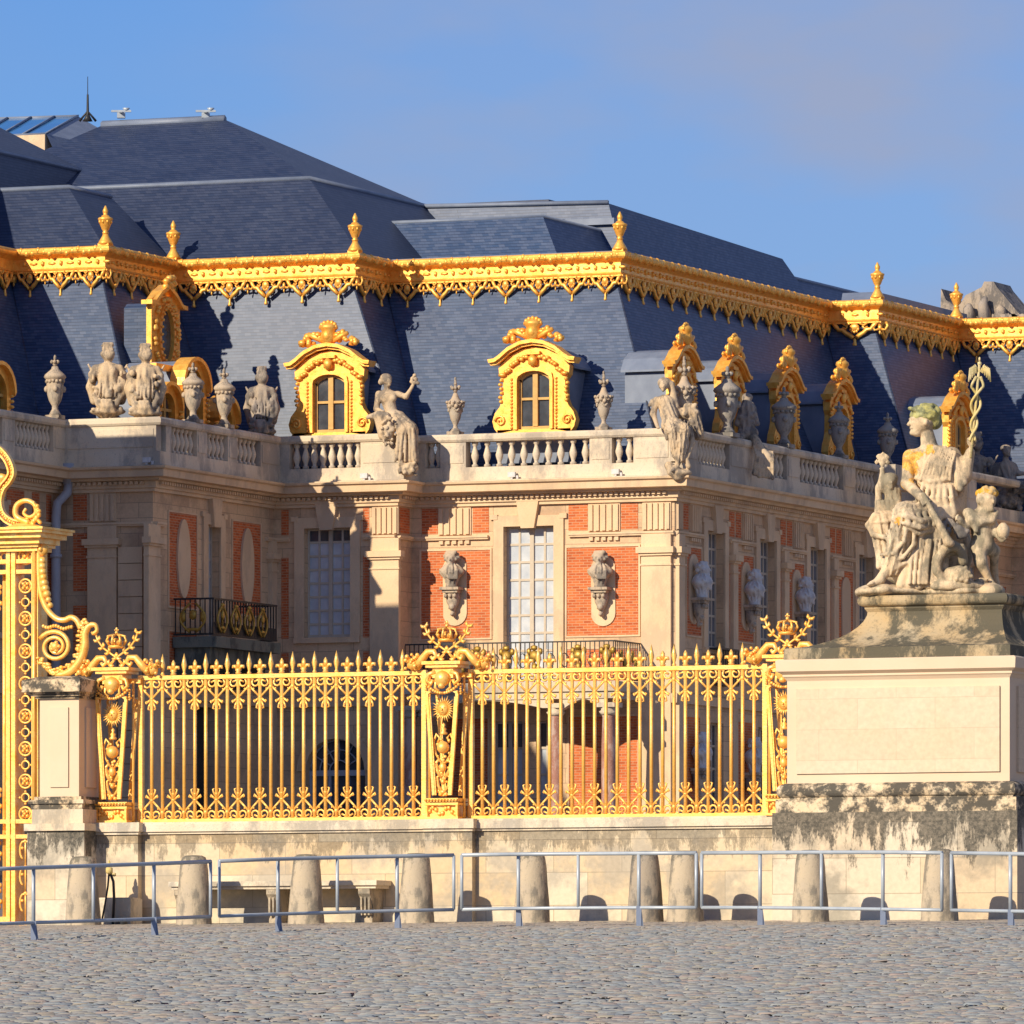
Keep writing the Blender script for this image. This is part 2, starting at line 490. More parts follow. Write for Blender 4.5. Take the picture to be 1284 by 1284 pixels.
# ---- walls and openings
WALLTOP = 15.25
hU3 = [(U3.t(632), U3.t(695), 9.9, 14.4), (U3.t(618), U3.t(655), 4.4, 8.9), (U3.t(672), U3.t(696), 4.4, 8.9)]
wall_piece(U3, -8.55, -.55, ZB, WALLTOP, hU3)
window(U3, *hU3[0], 2, 9)
for h in hU3[1:]: window(U3, *h, 1, 6, surround=False, dark_top=True)
for a, b in ((528.5, 615), (711, 801)):
    brick_panel(U3, U3.t(a), U3.t(b), 11.28, 13.76)
    brick_panel(U3, U3.t(a), U3.t(b), 10.0, 10.9)
for a, b in ((529, 549), (593, 613), (713, 737), (779, 800)): brick_panel(U3, U3.t(a), U3.t(b), 14.24, 14.96, False)
for a, b in ((550, 591), (738, 778), (806, 842)): triglyph(U3, U3.t(a), U3.t(b))
for a, b in ((714, 800), (560, 612)): brick_panel(U3, U3.t(a), U3.t(b), 4.6, 9.0)
pilaster(U3, U3.t(806), U3.t(843))
for px in (571, 757):
    bust_niche(U3, U3.t(px), U3.z(741, U3.t(px)))
# step
wall_piece(V2, -.59, .55, ZB, WALLTOP); brick_panel(V2, -.35, .35, 14.24, 14.96, False)
# U2
hU2 = [(U2.t(382), U2.t(440), U2.z(799, -10.5), U2.z(662, -10.5)), (U2.t(384), U2.t(458), 4.3, 8.45)]
wall_piece(U2, -12.35, -8.55, ZB, WALLTOP, hU2)
window(U2, *hU2[0], 2, 8, dark_top=True)
for a, b in ((353, 362), (455.5, 463)):
    brick_panel(U2, U2.t(a), U2.t(b), 11.3, 13.6, False); brick_panel(U2, U2.t(a), U2.t(b), 14.24, 14.96, False)
    brick_panel(U2, U2.t(a), U2.t(b), 9.9, 10.9, False)
pilaster(U2, U2.t(466), U2.t(502)); triglyph(U2, U2.t(467), U2.t(500))
# arched ground floor door with fan light
def arch_door(face, t0, t1, z0, zs, glass='glass_dark'):
    c, r = (t0+t1)/2, (t1-t0)/2
    hole = [(c + r*math.cos(PI*i/12), zs + r*math.sin(PI*i/12)) for i in range(13)]
    m = face.mb()
    outer = [(t1 if i < 6 else t0, 0) for i in range(13)]
    outp = [(c + (r+.001)*1.0*x, z) for x, z in [(1, zs), (1, zs+.35*r), (1, zs+.7*r), (1, zs+r), (.7, zs+r), (.35, zs+r), (0, zs+r), (-.35, zs+r), (-.7, zs+r), (-1, zs+r), (-1, zs+.7*r), (-1, zs+.35*r), (-1, zs)]]
    m.band(hole, outp, -.003, .3)
    ring = [(c + (r+.28)*math.cos(PI*i/12), zs + (r+.28)*math.sin(PI*i/12)) for i in range(13)]
    m.band(hole, ring, -.06, -.003)
    m.obj('door_arch', M['trim'], palace)
    f = face.mb(); y = .22
    f.box(t0, t1, y, y+.08, zs-.14, zs+.02)
    for k in (-1, -.33, .33, 1):
        f.box(c+k*(r-.04)-.035, c+k*(r-.04)+.035, y, y+.08, z0, zs-.14)
    for i in range(1, 6):
        q = PI*i/6
        f.tube([(c+.3*math.cos(q), y+.04, zs+.3*math.sin(q)), (c+r*.96*math.cos(q), y+.04, zs+r*.96*math.sin(q))], .025, 4)
    for rr in (.3, r*.66, r*.97):
        f.tube([(c+rr*math.cos(PI*i/16), y+.04, zs+rr*math.sin(PI*i/16)) for i in range(17)], .025, 4)
    o = f.obj('door', M['zinc'], palace)
    g = face.mb(); g.box(t0, t1, y+.09, y+.1, z0, zs+r); g.obj('pane', M[glass], o)
r_ = (hU2[1][1]-hU2[1][0])/2
arch_door(U2, hU2[1][0], hU2[1][1], 4.3, hU2[1][3]-r_)
# V1
tw0, tw1 = V1.t(259), V1.t(275)
hV1 = [(tw0, tw1, 11.0, 14.3), (V1.t(243), V1.t(272), 4.3, 9.2)]
wall_piece(V1, -8.67, -.59, ZB, WALLTOP, hV1)
window(V1, *hV1[0], 2, 7, surround=True, dark_top=False)
g = V1.mb(); g.box(hV1[1][0], hV1[1][1], .33, .4, 4.3, 9.2); g.obj('door', M['dark_wood'], palace)  # near-black sheet stands in for the dark inside of the opening
for a, b in ((211, 246), (291, 326)):
    p = brick_panel(V1, V1.t(a), V1.t(b), 11.9, 14.5)
    c = (V1.t(a)+V1.t(b))/2
    g = V1.mb(); g.prism([(c+.42*math.cos(2*PI*i/24), 13.25+1.1*math.sin(2*PI*i/24)) for i in range(24)], -.07, -.012)
    g.obj('oval_plaque', M['trim'], palace)
    brick_panel(V1, V1.t(a), V1.t(b), 10.2, 11.2)
pilaster(V1, V1.t(181), V1.t(196)); pilaster(V1, V1.t(336), V1.t(351))
# U1
wall_piece(U1, -15.23, -12.35, ZB, WALLTOP)
pilaster(U1, U1.t(112), U1.t(148)); triglyph(U1, U1.t(113), U1.t(146))
for zz_ in (13.9, 11.9, 9.2): brick_panel(U1, U1.t(92), U1.t(109), zz_-1.6 if zz_ > 13 else zz_-1.3, zz_, False)
brick_panel(U1, U1.t(92), U1.t(109), 14.24, 14.96, False)
g = U1.mb()
for i in range(22):
    z = 4.3 + i*.46
    if z < 13.2: g.box(U1.t(150), U1.t(180), -.1, .02, z, z+.44)
g.obj('quoin_pier', M['trim'], palace)
# V0 (the wing that comes forward on the left)
hV0 = [(-13.6, -12.2, 11.0, 14.3), (-18.6, -17.2, 11.0, 14.3)]
wall_piece(V0, -34, -8.67, ZB, WALLTOP, hV0)
for h in hV0: window(V0, *h, 2, 7)
for a, b in ((58, 64), (40, 49), (8, 30)):
    for z0, z1 in ((14.2, 14.95), (12.0, 13.8), (9.9, 11.2)):
        brick_panel(V0, V0.t(a), V0.t(b), z0, z1, False)
# V3, the long right-hand side
wc = [3.68 + 4.15*i for i in range(4)]
hV3 = [(c-.68, c+.68, 11.0, 14.32) for c in wc] + [(c-.68, c+.68, 4.4, 8.9) for c in wc]
wall_piece(V3, .55, 17.55, ZB, WALLTOP, hV3)
for i, h in enumerate(hV3): window(V3, *h, 2, 7, surround=i < 4, dark_top=False, glass='glass_mid' if i < 4 else 'glass_dark')
for i, c in enumerate(wc):
    brick_panel(V3, c-2.55 + (.3 if i == 0 else 0), c-1.12, 11.3, 13.76)
    brick_panel(V3, c-2.5, c-1.2, 5.4, 9.0, False)
    for q in (-2.5, 1.12): brick_panel(V3, c+q, c+q+.42, 14.24, 14.96, False)
    triglyph(V3, c-2.0, c-1.25); 
    bust_niche(V3, c-1.75, 12.6)
    if i: pilaster(V3, c-3.0, c-2.62)
    brick_panel(V3, c+1.1, c+1.5, 11.3, 13.76, False)
pilaster(V3, .57, 1.05)
triglyph(V3, .6, 1.0)
wall_piece(U4, -.55, 1.07, ZB, WALLTOP); wall_piece(V4, 17.55, 24.85, ZB, WALLTOP, [(20.5, 21.9, 11, 14.3)])
window(V4, 20.5, 21.9, 11, 14.3, 2, 7)
for t0, t1 in ((18.2, 19.8), (22.6, 24.2)): brick_panel(V4, t0, t1, 11.3, 13.76)
wall_piece(U5, 1.07, 12, ZB, WALLTOP); brick_panel(U5, 2, 5, 11.3, 13.76)
# back closure of the body
m = MB(); m.box(-40, 12, 44, 44.4, ZB, 16.1); m.box(11.6, 12, 25, 44, ZB, 16.1); m.box(-40, -15.3, -34.3, -34.0, ZB, 16.1); m.box(-40.3,-40,-34,44,ZB,16.1)
m.obj('wall', M['wall'], palace)
# taller pavilion standing forward on the left, outside the picture: it shades the left half
hP = [(-24.2+5.2*k, -22.4+5.2*k, 11.0, 14.6) for k in range(-6, 1)]
VP_ = Face('V', -14.6)
wall_piece(VP_, -62, -19.5, ZB, 21.2, hP + [(h[0], h[1], 4.6, 8.8) for h in hP] + [(h[0], h[1], 16.6, 19.4) for h in hP])
for h in hP: window(VP_, *h, 2, 7)
wall_piece(Face('U', -62), -34, -14.6, ZB, 21.2)
m = MB(); m.box(-34, -14.61, -19.9, -19.5, ZB, 21.2); m.box(-34, -33.6, -62, -19.9, ZB, 21.2); m.box(-34, -14.61, -61.9, -19.9, 21.0, 21.2); m.obj('wall', M['wall'], palace)
m = MB(); m.sweep([(-14.6, -62), (-14.6, -19.5), (-34, -19.5)], [(0, 21.0), (.2, 21.05), (.45, 21.35), (.6, 21.4), (.6, 21.6), (.2, 21.8), (-.4, 21.9), (-.4, 21.2)])
m.obj('cornice', M['trim'], palace)
# base plinth
m = MB(); m.sweep(WALL, [(.02, ZB), (.14, ZB), (.14, ZB+1.1), (.02, ZB+1.2)]); m.sweep(WALL, [(.02, 9.35), (.1, 9.35), (.12, 9.6), (.02, 9.65)])
m.obj('plinth', M['trim'], palace)
# ---- string course, entablature, ledge
m = MB()
for fc, t0, t1 in ((U3, -8.55, U3.t(613)), (U3, U3.t(714), -.55), (U2, -12.3, U2.t(364)), (U2, U2.t(456), -8.55), (U1, -15.2, -12.35), (V1, -8.6, V1.t(205)), (V1, V1.t(332), -.6), (V2, -.55, .5),
                   *[(V3, a, b) for a, b in ((.55, wc[0]-1.05), *[(wc[i]+1.05, wc[i+1]-1.05) for i in range(3)], (wc[3]+1.05, 17.55))], (V4, 17.55, 20.1), (V4, 22.3, 24.85), (V0, -19, -14.0), (V0, -11.8, -8.7)):
    g = fc.mb(); g.box(t0, t1, -.09, .0, 14.06, 14.11); g.box(t0, t1, -.12, .0, 14.11, 14.17); g.obj('string_course', M['trim'], palace)
m = MB()
m.sweep(WALL, [(.0, 15.0), (.1, 15.0), (.1, 15.08), (.16, 15.1), (.16, 15.28), (.34, 15.3), (.36, 15.36), (.58, 15.38), (.6, 15.56), (.68, 15.6), (.7, 15.66), (.0, 15.72)])
for i in range(1, len(WALL)-1):          # dentils under the cornice
    p, q = Vector(WALL[i-1]), Vector(WALL[i])
    d = (q-p); Ln = d.length; d.normalize(); nn = Vector((d.y, -d.x))
    k = 0
    while k*.16 < Ln-.2:
        c = p + d*(.1+k*.16) + nn*.22
        m.box(c.x-.045, c.x+.045, c.y-.045, c.y+.045, 15.19, 15.275); k += 1
m.obj('cornice', M['trim'], palace)
m = MB()
m.sweep(offset_path(LEDGE, -.02), [(-.6, 15.67), (.0, 15.67), (.0, 15.7), (-.12, 15.72), (-.14, 16.08), (-.6, 16.08)])
m.obj('parapet_plinth', M['ledge'], palace)
# terrace behind the parapet
m = MB(); T = offset_path(LEDGE, -.5)
poly = [(x, y, 16.05) for x, y in T] + [(12, 44, 16.05), (-40, 44, 16.05), (-40, -34, 16.05)]
m.add(poly, [tuple(range(len(poly)))]); m.obj('terrace', M['lead'], palace)

# ---- balustrade: coping, dies and balusters
BAL = offset_path(LEDGE, -.34)
m = MB(); m.sweep(BAL, [(-.2, 16.8), (.2, 16.8), (.24, 16.86), (.24, 16.96), (.18, 17.02), (-.2, 17.02)])
coping = m.obj('balustrade_coping', M['ledge'], palace)
balprof = [(.09, 0), (.09, .07), (.05, .1), (.06, .16), (.1, .27), (.11, .34), (.08, .46), (.05, .56), (.05, .6), (.08, .63), (.09, .66), (.09, .72)]
m = MB(); m.lathe(balprof, seg=10); 
bal_me = None
def balusters(face, t0, t1, n, holder):
    """a stretch of balustrade: thing part with every baluster under it"""
    global bal_me
    for i in range(n):
        t = t0 + (t1-t0)*(i+.5)/n
        x, y, _ = face.loc(t)
        if bal_me is None:
            mm = MB(); mm.lathe(balprof, seg=10); bal_me = mm.obj('baluster', M['ledge'], holder, (x, y, 16.08))
        else: inst(bal_me, holder, (x, y, 16.08))
def die(face, t0, t1, holder_name='balustrade'):
    m = face.mb()
    m.box(t0, t1, -.17, .17, 16.08, 16.8)
    if t1-t0 > .5: m.box(t0+.08, t1-.08, -.19, -.16, 16.2, 16.7)
    return m.obj(holder_name, M['ledge'], palace)
bU3, bU2, bV1, bU1, bV0, bV3 = Face('U', .34), Face('U', -.80), Face('V', -12.14), Face('U', -8.88), Face('V', -15.02), Face('V', -.34)
bV4 = Face('V', 1.28); bU5 = Face('U', 24.64)
def run(face, items):
    """items: ('d', px0, px1) solid die or ('b', px0, px1, n) balusters"""
    last = None
    for it in items:
        if it[0] == 'd': last = die(face, face.t(it[1]), face.t(it[2]))
        else: balusters(face, face.t(it[1]), face.t(it[2]), it[3], last)
run(bU3, [('d', 527, 537), ('b', 537, 555, 2), ('d', 555, 587), ('b', 588, 742, 10), ('d', 742, 770), ('b', 770, 796, 2), ('d', 797, 844)])
run(bU2, [('d', 352, 366), ('b', 367, 455, 8), ('d', 455, 512)])
run(bV1, [('d', 201, 208), ('b', 208, 240, 6), ('d', 240, 253), ('b', 253, 279, 5), ('d', 279, 291), ('b', 292, 319, 5), ('d', 320, 345)])
run(bU1, [('d', 85, 199)])
run(bV0, [('d', 60, 78), ('b', 12, 60, 10), ('d', -4, 12), ('b', -40, -4, 8)])
# long side: dies with ten balusters between
run(bV3, [('d', 847, 868), ('b', 870, 907, 9), ('d', 908, 945), ('b', 960, 980, 4), ('d', 980, 996), ('b', 997, 1050, 10), ('d', 1051, 1066), ('b', 1067, 1094, 6), ('d', 1094, 1116)])
die(Face('U', 17.34), -.3, 1.3)
run(bV4, [('d', 1116, 1140), ('b', 1140, 1190, 8), ('d', 1190, 1218)])
run(bU5, [('d', 1218, 1240), ('b', 1240, 1330, 6), ('d', 1330, 1400)])

# ---- mansard roofs: parallel offsets of the gilded cornice line
RT = offset_path(GOLD, -.32); RB = offset_path(GOLD, 2.02)
RB[3] = (RB[3][0], -.1); RB[4] = (RB[4][0], -.1)
m = MB()
for i in range(len(RT)-1):
    m.add([(*RB[i], 16.1), (*RB[i+1], 16.1), (*RT[i+1], 21.7), (*RT[i], 21.7)], [(0, 1, 2, 3)])
m.obj('roof', M['slate'], palace)
for i in range(1, len(RT)-1):          # lead hips and valleys
    m = MB(); m.tube([(*RB[i], 16.1), (*RT[i], 21.7)], .03, 5); m.obj('roof_hip', M['slate_dark'], palace)
m = MB(); T = offset_path(GOLD, -.1)
poly = [(x, y, 22.26) for x, y in T] + [(12, 44, 22.26), (-40, 44, 22.26), (-40, -34, 22.26)]
m.add(poly, [tuple(range(len(poly)))]); m.obj('roof_terrace', M['lead'], palace)

# ---- gilded roof cornice
m = MB()
pr = [(-.36, 21.66), (-.06, 21.66), (-.02, 21.7), (-.06, 21.75), (-.07, 22.02), (-.02, 22.06), (.04, 22.1)]
pr += [(.06+.11*math.cos(q), 22.22+.11*math.sin(q)) for q in [R(-80+30*i) for i in range(9)]] + [(-.36, 22.3)]
m.sweep(GOLD, pr)
for i in range(len(GOLD)-1):
    p, q = Vector(GOLD[i]), Vector(GOLD[i+1]); d = q-p; Ln = d.length; d.normalize(); nn = Vector((d.y, -d.x))
    if i == 0: continue
    n = max(1, int(Ln/.55))
    for k in range(n):
        c = p + d*((k+.5)*Ln/n) + nn*(-.05)
        m.ball((c.x, c.y, 21.89), (.06, .06, .09)); c = p + d*((k+1)*Ln/n) + nn*(-.05); m.ball((c.x, c.y, 21.89), (.1*abs(d.x)+.03, .1*abs(d.y)+.03, .05))
    n = int(Ln/.17)
    for k in range(n):
        c = p + d*((k+.5)*Ln/n) + nn*(.11)
        m.ball((c.x, c.y, 22.2+.05*math.sin(k*1.9)), (.085, .085, .11))
gc = m.obj('gilded_roof_cornice', M['gold_roof'], palace)
# hanging fringe motif
def fringe_motif():
    m = MB()
    # big pendant: scroll V, shell, drop
    for s in (-1, 1):
        m.tube([(s*.5, 0, 0), (s*.42, -.02, -.1), (s*.36, -.02, -.19), (s*.27, -.02, -.19), (s*.2, -.02, -.27), (s*.11, -.02, -.33), (s*.03, -.02, -.4)], [.045, .055, .05, .06, .055, .06, .05], 5)
        m.tube([(s*.3, 0, -.0), (s*.2, -.02, -.09), (s*.12, -.03, -.04), (s*.16, -.03, .0)], .03, 5)
        m.tube([(s*.28, 0, -.12), (s*.2, -.01, -.16), (s*.17, -.02, -.1)], .025, 5)
    m.ball((0, -.05, -.13), (.11, .05, .09), True)
    for k in range(5):
        q = R(200 + 35*k); m.ball((.09*math.cos(q), -.06, -.15+.1*math.sin(q)), (.03, .03, .045))
    m.lathe([(.02, 0), (.035, -.05), (.03, -.09), (.055, -.16), (.05, -.19), (.01, -.2)], (0, -.02, -.4), 8)
    m.box(-.58, .58, -.03, .03, -.035, .0)
    # small palmette between two pendants
    for s in (-1, 1):
        m.tube([(.56+s*.13, 0, -.02), (.56+s*.17, -.02, -.12), (.56+s*.12, -.02, -.22), (.56+s*.04, -.02, -.2)], .03, 5)
    m.ball((.56, -.03, -.16), (.05, .04, .09)); m.ball((.56, -.03, -.28), (.025, .025, .06))
    return m
fr = None; nfr = 0
for i in range(len(GOLD)-1):
    p, q = Vector(GOLD[i]), Vector(GOLD[i+1]); d = q-p; Ln = d.length; d.normalize(); nn = Vector((d.y, -d.x))
    rz = math.atan2(d.y, d.x)
    if i == 0:
        p = q - d*5.5; Ln = 5.5
    if i == len(GOLD)-2:
        q = p + d*4.4; Ln = 4.4
    n = max(1, round(Ln/1.1)); st = Ln/n
    for k in range(n):
        c = p + d*((k+.5)*st) + nn*(-.06)
        if fr is None:
            fr = fringe_motif().obj('fringe_pendant', M['gold_roof'], gc, (c.x, c.y, 21.67), (0, 0, rz))
            fr.scale = (st/1.12, 1.2, 1.22)
        else: inst(fr, gc, (c.x, c.y, 21.67), rz, (st/1.12, 1.2, 1.22))
        nfr += 1
print('fringe', nfr)
# gilded urn finials on the cornice corners
def finial_mb():
    m = MB()
    m.box(-.2, .2, -.2, .2, 0, .1)
    m.lathe([(.27, .08), (.24, .16), (.12, .34), (.09, .42)], seg=12)
    m.lathe([(.09, .4), (.12, .46), (.08, .5), (.13, .56), (.2, .72), (.23, .84), (.26, .87), (.26, .92), (.15, .96), (.13, 1.0), (.07, 1.03), (.09, 1.1), (.1, 1.16), (.06, 1.24), (.02, 1.32)], seg=12)
    for k in range(8):
        q = 2*PI*k/8; m.ball((.21*math.cos(q), .21*math.sin(q), .8), (.045, .045, .07))
    return m
fin_lab = {0: 'gilded urn finial on the leftmost roof cornice corner, left of the oval window',
           1: 'second gilded urn finial from the left, above the oval window',
           2: 'gilded urn finial on the roof cornice corner left of the central slate roof face',
           3: 'gilded urn finial on the right-hand front corner of the central roof',
           4: 'gilded urn finial on the cornice corner right of the long side roof',
           5: 'rightmost gilded urn finial, in front of the grey sculpted gable'}
fmesh = finial_mb().obj('urn_finial', M['gold_roof'])
fpos = [(-16.1, -3.8), (-16.1, .75), (-10.42, .8), (-3.3, 3.3), (-1.68, 20.3), (-1.68, 27.5)]
for i, (a, b) in enumerate(fpos):
    o = fmesh if i == 0 else fmesh.copy()
    if i: COL.objects.link(o)
    o.location = BF.world(a, b, 22.3); o.rotation_euler = (0, 0, -R(22.5)); o.scale = (.82, .82, .88)
    tag(o, fin_lab[i], 'finial', 'gilded urn finials on the roof cornice')

# ---- dormers
def dormer(parent, loc, rz, w=1.0):
    oL = [(1.1,.85),(1.22,1.0),(1.27,1.2),(1.2,1.42),(1.05,1.6),(.97,1.8),(.945,2.33),(1.06,2.47),(1.08,2.71),(.8,3.0),(.4,3.2),(0,3.27)]
    iL = [(.5,.95),(.5,1.1),(.5,1.25),(.5,1.4),(.5,1.6),(.5,1.8),(.5,2.2),(.5,2.35),(.47,2.44),(.33,2.53),(.17,2.58),(0,2.595)]
    m = MB()
    for s in (-1, 1):
        m.band([(x*s, z) for x, z in iL], [(x*s, z) for x, z in oL], 0, .3)
    m.box(-1.12, 1.12, 0, .3, .8, .95)
    # hood moulding
    hc = [(-1.3,2.84),(-1.12,2.86),(-.98,2.95),(-.7,3.17),(-.35,3.33),(0,3.38),(.35,3.33),(.7,3.17),(.98,2.95),(1.12,2.86),(1.3,2.84)]
    m.band(hc, [(x*1.02, z+.1) for x, z in hc], -.24, .3)
    m.band([(x*.98, z-.07) for x, z in hc], hc, -.14, .25)
    # opening frame
    ofr = [(x, z) for x, z in iL]; fr_ = [(x+.09 if z < 2.4 else x*1.18+.0, z if z < 2.4 else z+.09) for x, z in iL]
    for s in (-1, 1): m.band([(x*s, z) for x, z in ofr], [(x*s, z) for x, z in fr_], -.07, 0)
    for s in (-1, 1):
        for k in range(15): m.ball((s*.68, -.02, 1.0+k*.098), (.045, .05, .045))
        m.tube([(s*(1.02+.17*(1-k/14)*math.cos(k*.75)), -.03, 1.2+.17*(1-k/14)*math.sin(k*.75)) for k in range(14)], .035, 5)
        for k in range(9):
            q = k/8; m.ball((s*(.2+.62*q), -.06, 2.98-.42*q*q+.03*math.sin(k*2.5)), (.09, .07, .07))
        for k in range(6): m.ball((s*(1.0+.03*math.sin(k*2)), .0, 1.75+k*.12), (.07, .1, .06))
        m.ball((s*.95, -.05, 2.5), (.14, .08, .07))
    m.ball((0, -.1, 2.88), (.16, .12, .2)); m.box(-.22, .22, -.14, 0, 3.05, 3.14)
    d = m.obj('dormer', M['gold_roof'], parent, loc, (0, 0, rz))
    # crest
    m = MB()
    m.lathe([(.1, 3.4), (.2, 3.5), (.24, 3.68), (.2, 3.82), (.27, 3.9), (.25, 3.98), (.1, 4.05)], (0, -.05, 0), 10)
    for k in range(7):
        q = PI*k/6; m.ball((.23*math.cos(q), -.08, 3.93+.14*math.sin(q)), (.07, .07, .08))
    rng = random.Random(5)
    for s in (-1, 1):
        for k in range(15):
            q = rng.random(); x = s*(.22+.62*q)
            m.ball((x, -.06+rng.uniform(-.08, .08), 3.42+.33*(1-abs(q-.4))*rng.random()+.1*(1-q)), (rng.uniform(.08, .14), .09, rng.uniform(.07, .12)))
        m.tube([(s*.1, -.08, 3.5), (s*.4, -.1, 3.66), (s*.62, -.1, 3.75)], [.06, .09, .06], 6)
    m.ball((0, -.18, 3.68), (.15, .12, .17), True)
    m.obj('crest', M['gold_roof'], d)
    # window
    m = MB(); y = .12
    arc = [(-.5, .95)] + [(-x, z) for x, z in iL[7:]] + [(x, z) for x, z in iL[7:-1][::-1]] + [(.5, .95)]
    m.box(-.5, .5, y, y+.08, .95, 1.04); m.box(-.5, -.42, y, y+.08, 1.04, 2.36); m.box(.42, .5, y, y+.08, 1.04, 2.36)
    m.box(-.075, .075, y-.03, y+.08, 1.04, 2.6); m.box(-.42, .42, y-.01, y+.07, 1.78, 1.85)
    inn = [(x*.86, z-.08 if z > 2.3 else z) for x, z in arc]
    m.band(inn[1:-1], arc[1:-1], y, y+.08)
    w_ = m.obj('window', make_brown, d)
    m = MB(); m.prism([(x*.97, z) for x, z in arc], y+.05, y+.07); m.obj('pane', M['glass_dark'], d)
    # lead covered body running back into the roof
    m = MB()
    m.box(-1.05, 1.05, .02, .31, 0, .8); m.prism([(-.93, 0), (.93, 0), (.93, 2.6), (.75, 2.88), (.38, 3.1), (0, 3.17), (-.38, 3.1), (-.75, 2.88), (-.93, 2.6)], .31, 2.0)
    m.prism([(-1.1, 2.66), (-.8, 2.97), (-.4, 3.18), (0, 3.26), (.4, 3.18), (.8, 2.97), (1.1, 2.66), (1.1, 2.72), (.82, 3.06), (.4, 3.27), (0, 3.35), (-.4, 3.27), (-.82, 3.06), (-1.1, 2.72)], .32, 2.1)
    m.obj('dormer_body', M['lead'], d)
    return d
make_brown = plain('ochre_window_frame', (.62, .38, .12), (.5, .28, .08), .6, 5.0)
dz = 16.2
proto = dormer(palace, (BF.a(669.5, .75), .75, dz), 0)
def place_dormer(loc, rz):
    c = copy_tree(proto, palace); c.location = loc; c.rotation_euler = (0, 0, rz); return c
place_dormer((BF.a(413, -.3), -.3, dz), 0)
for c in (2.75, 6.6, 11.05, 15.6): place_dormer((-1.12, c, dz-.05), PI/2).scale = (.88, .74, .98)
place_dormer((.55, 21.4, dz-.05), PI/2).scale = (.88, .74, .98)

# left side: tall arched dormer with two low ones and an oval window above
def arch_dormer(loc, w, h):
    m = MB(); iw = w-.22
    N = 12
    inner = [(-iw, 0)] + [(-iw*math.cos(PI*i/N), h-w+iw*math.sin(PI*i/N)) for i in range(N+1)] + [(iw, 0)]
    outer = [(-w, 0)] + [(-w*math.cos(PI*i/N), h-w+w*math.sin(PI*i/N)) for i in range(N+1)] + [(w, 0)]
    o2 = [(x*1.12, z + (.1 if z > h-w-.01 else 0)) for x, z in outer]
    m.band(inner, outer, 0, .3); m.band(outer[1:-1], o2[1:-1], -.15, .3)
    k = .2
    while k < h-w:
        for s in (-1, 1): m.ball((s*w*1.02, -.02, k), (.07, .09, .06))
        k += .15
    d = m.obj('arched_dormer', M['gold_roof'], palace, loc, (0, 0, PI/2))
    m = MB(); m.prism([(x*1.0, z) for x, z in inner], .2, .23); m.obj('pane', M['glass_dark'], d)
    m = MB(); m.box(-.05, .05, .1, .2, 0, h-.2); m.box(-iw, iw, .11, .19, h-w-.04, h-w+.04); m.obj('window', make_brown, d)
    m = MB(); m.prism([(x*.97, z) for x, z in outer], .31, 1.9); m.obj('dormer_body', M['lead'], d)
arch_dormer((-15.3, BF.b(-3, -15.3), 16.1), .8, 2.2)
arch_dormer((-12.85, BF.b(243, -12.85), 16.15), .85, 2.75)
arch_dormer((-12.9, BF.b(211, -12.9), 16.15), .68, 1.95)
arch_dormer((-12.9, BF.b(283, -12.9), 16.15), .68, 1.85)
m = MB(); tB = BF.b(211, -13.3)
m.box(-13.4, -13.2, tB-1.0, tB+.9, 18.55, 18.72)
m.obj('gilded_beam', M['gold_roof'], palace)
# oval window
m = MB(); N = 24
inn = [(.42*math.cos(2*PI*i/N), .75*math.sin(2*PI*i/N)) for i in range(N+1)]
mid = [(.55*math.cos(2*PI*i/N), .9*math.sin(2*PI*i/N)) for i in range(N+1)]
def outp(i):
    q = 2*PI*i/N; c, s_ = math.cos(q), math.sin(q)
    k = 1/max(abs(c)/.95, abs(s_)/1.12); return (c*k, s_*k)
m.band(inn, mid, -.1, .06); m.band(mid, [outp(i) for i in range(N+1)], -.02, .14)
for i in range(N): m.ball((.48*math.cos(2*PI*i/N), -.14, .82*math.sin(2*PI*i/N)), (.05, .05, .05))
m.box(-1.05, 1.05, -.06, .2, -1.25, -1.1)
hc = [(-1.2, .8), (-.9, .82), (-.5, 1.1), (0, 1.32), (.5, 1.1), (.9, .82), (1.2, .8)]
m.band(hc, [(x, z+.12) for x, z in hc], -.16, .18)
rng = random.Random(3)
for k in range(40): 
    q = rng.uniform(0, 2*PI); m.ball((.78*math.cos(q), -.05, 1.02*math.sin(q)), (.1, .1, .09))
for k in range(14): m.ball((rng.uniform(-.4, .4), -.1, 1.35+rng.uniform(0, .3)), (.12, .12, .1))
ax = -14.35
ov = m.obj('oval_window', M['gold_roof'], palace, (ax, BF.b(207, ax), 19.75), (0, 0, PI/2))
m = MB(); m.prism(inn[:-1], .02, .04); m.obj('pane', M['glass_dark'], ov)
m = MB(); m.prism([(x*.62, z*.8) for x, z in [outp(i) for i in range(N)]], .15, 1.0); m.obj('dormer_body', M['slate'], ov)

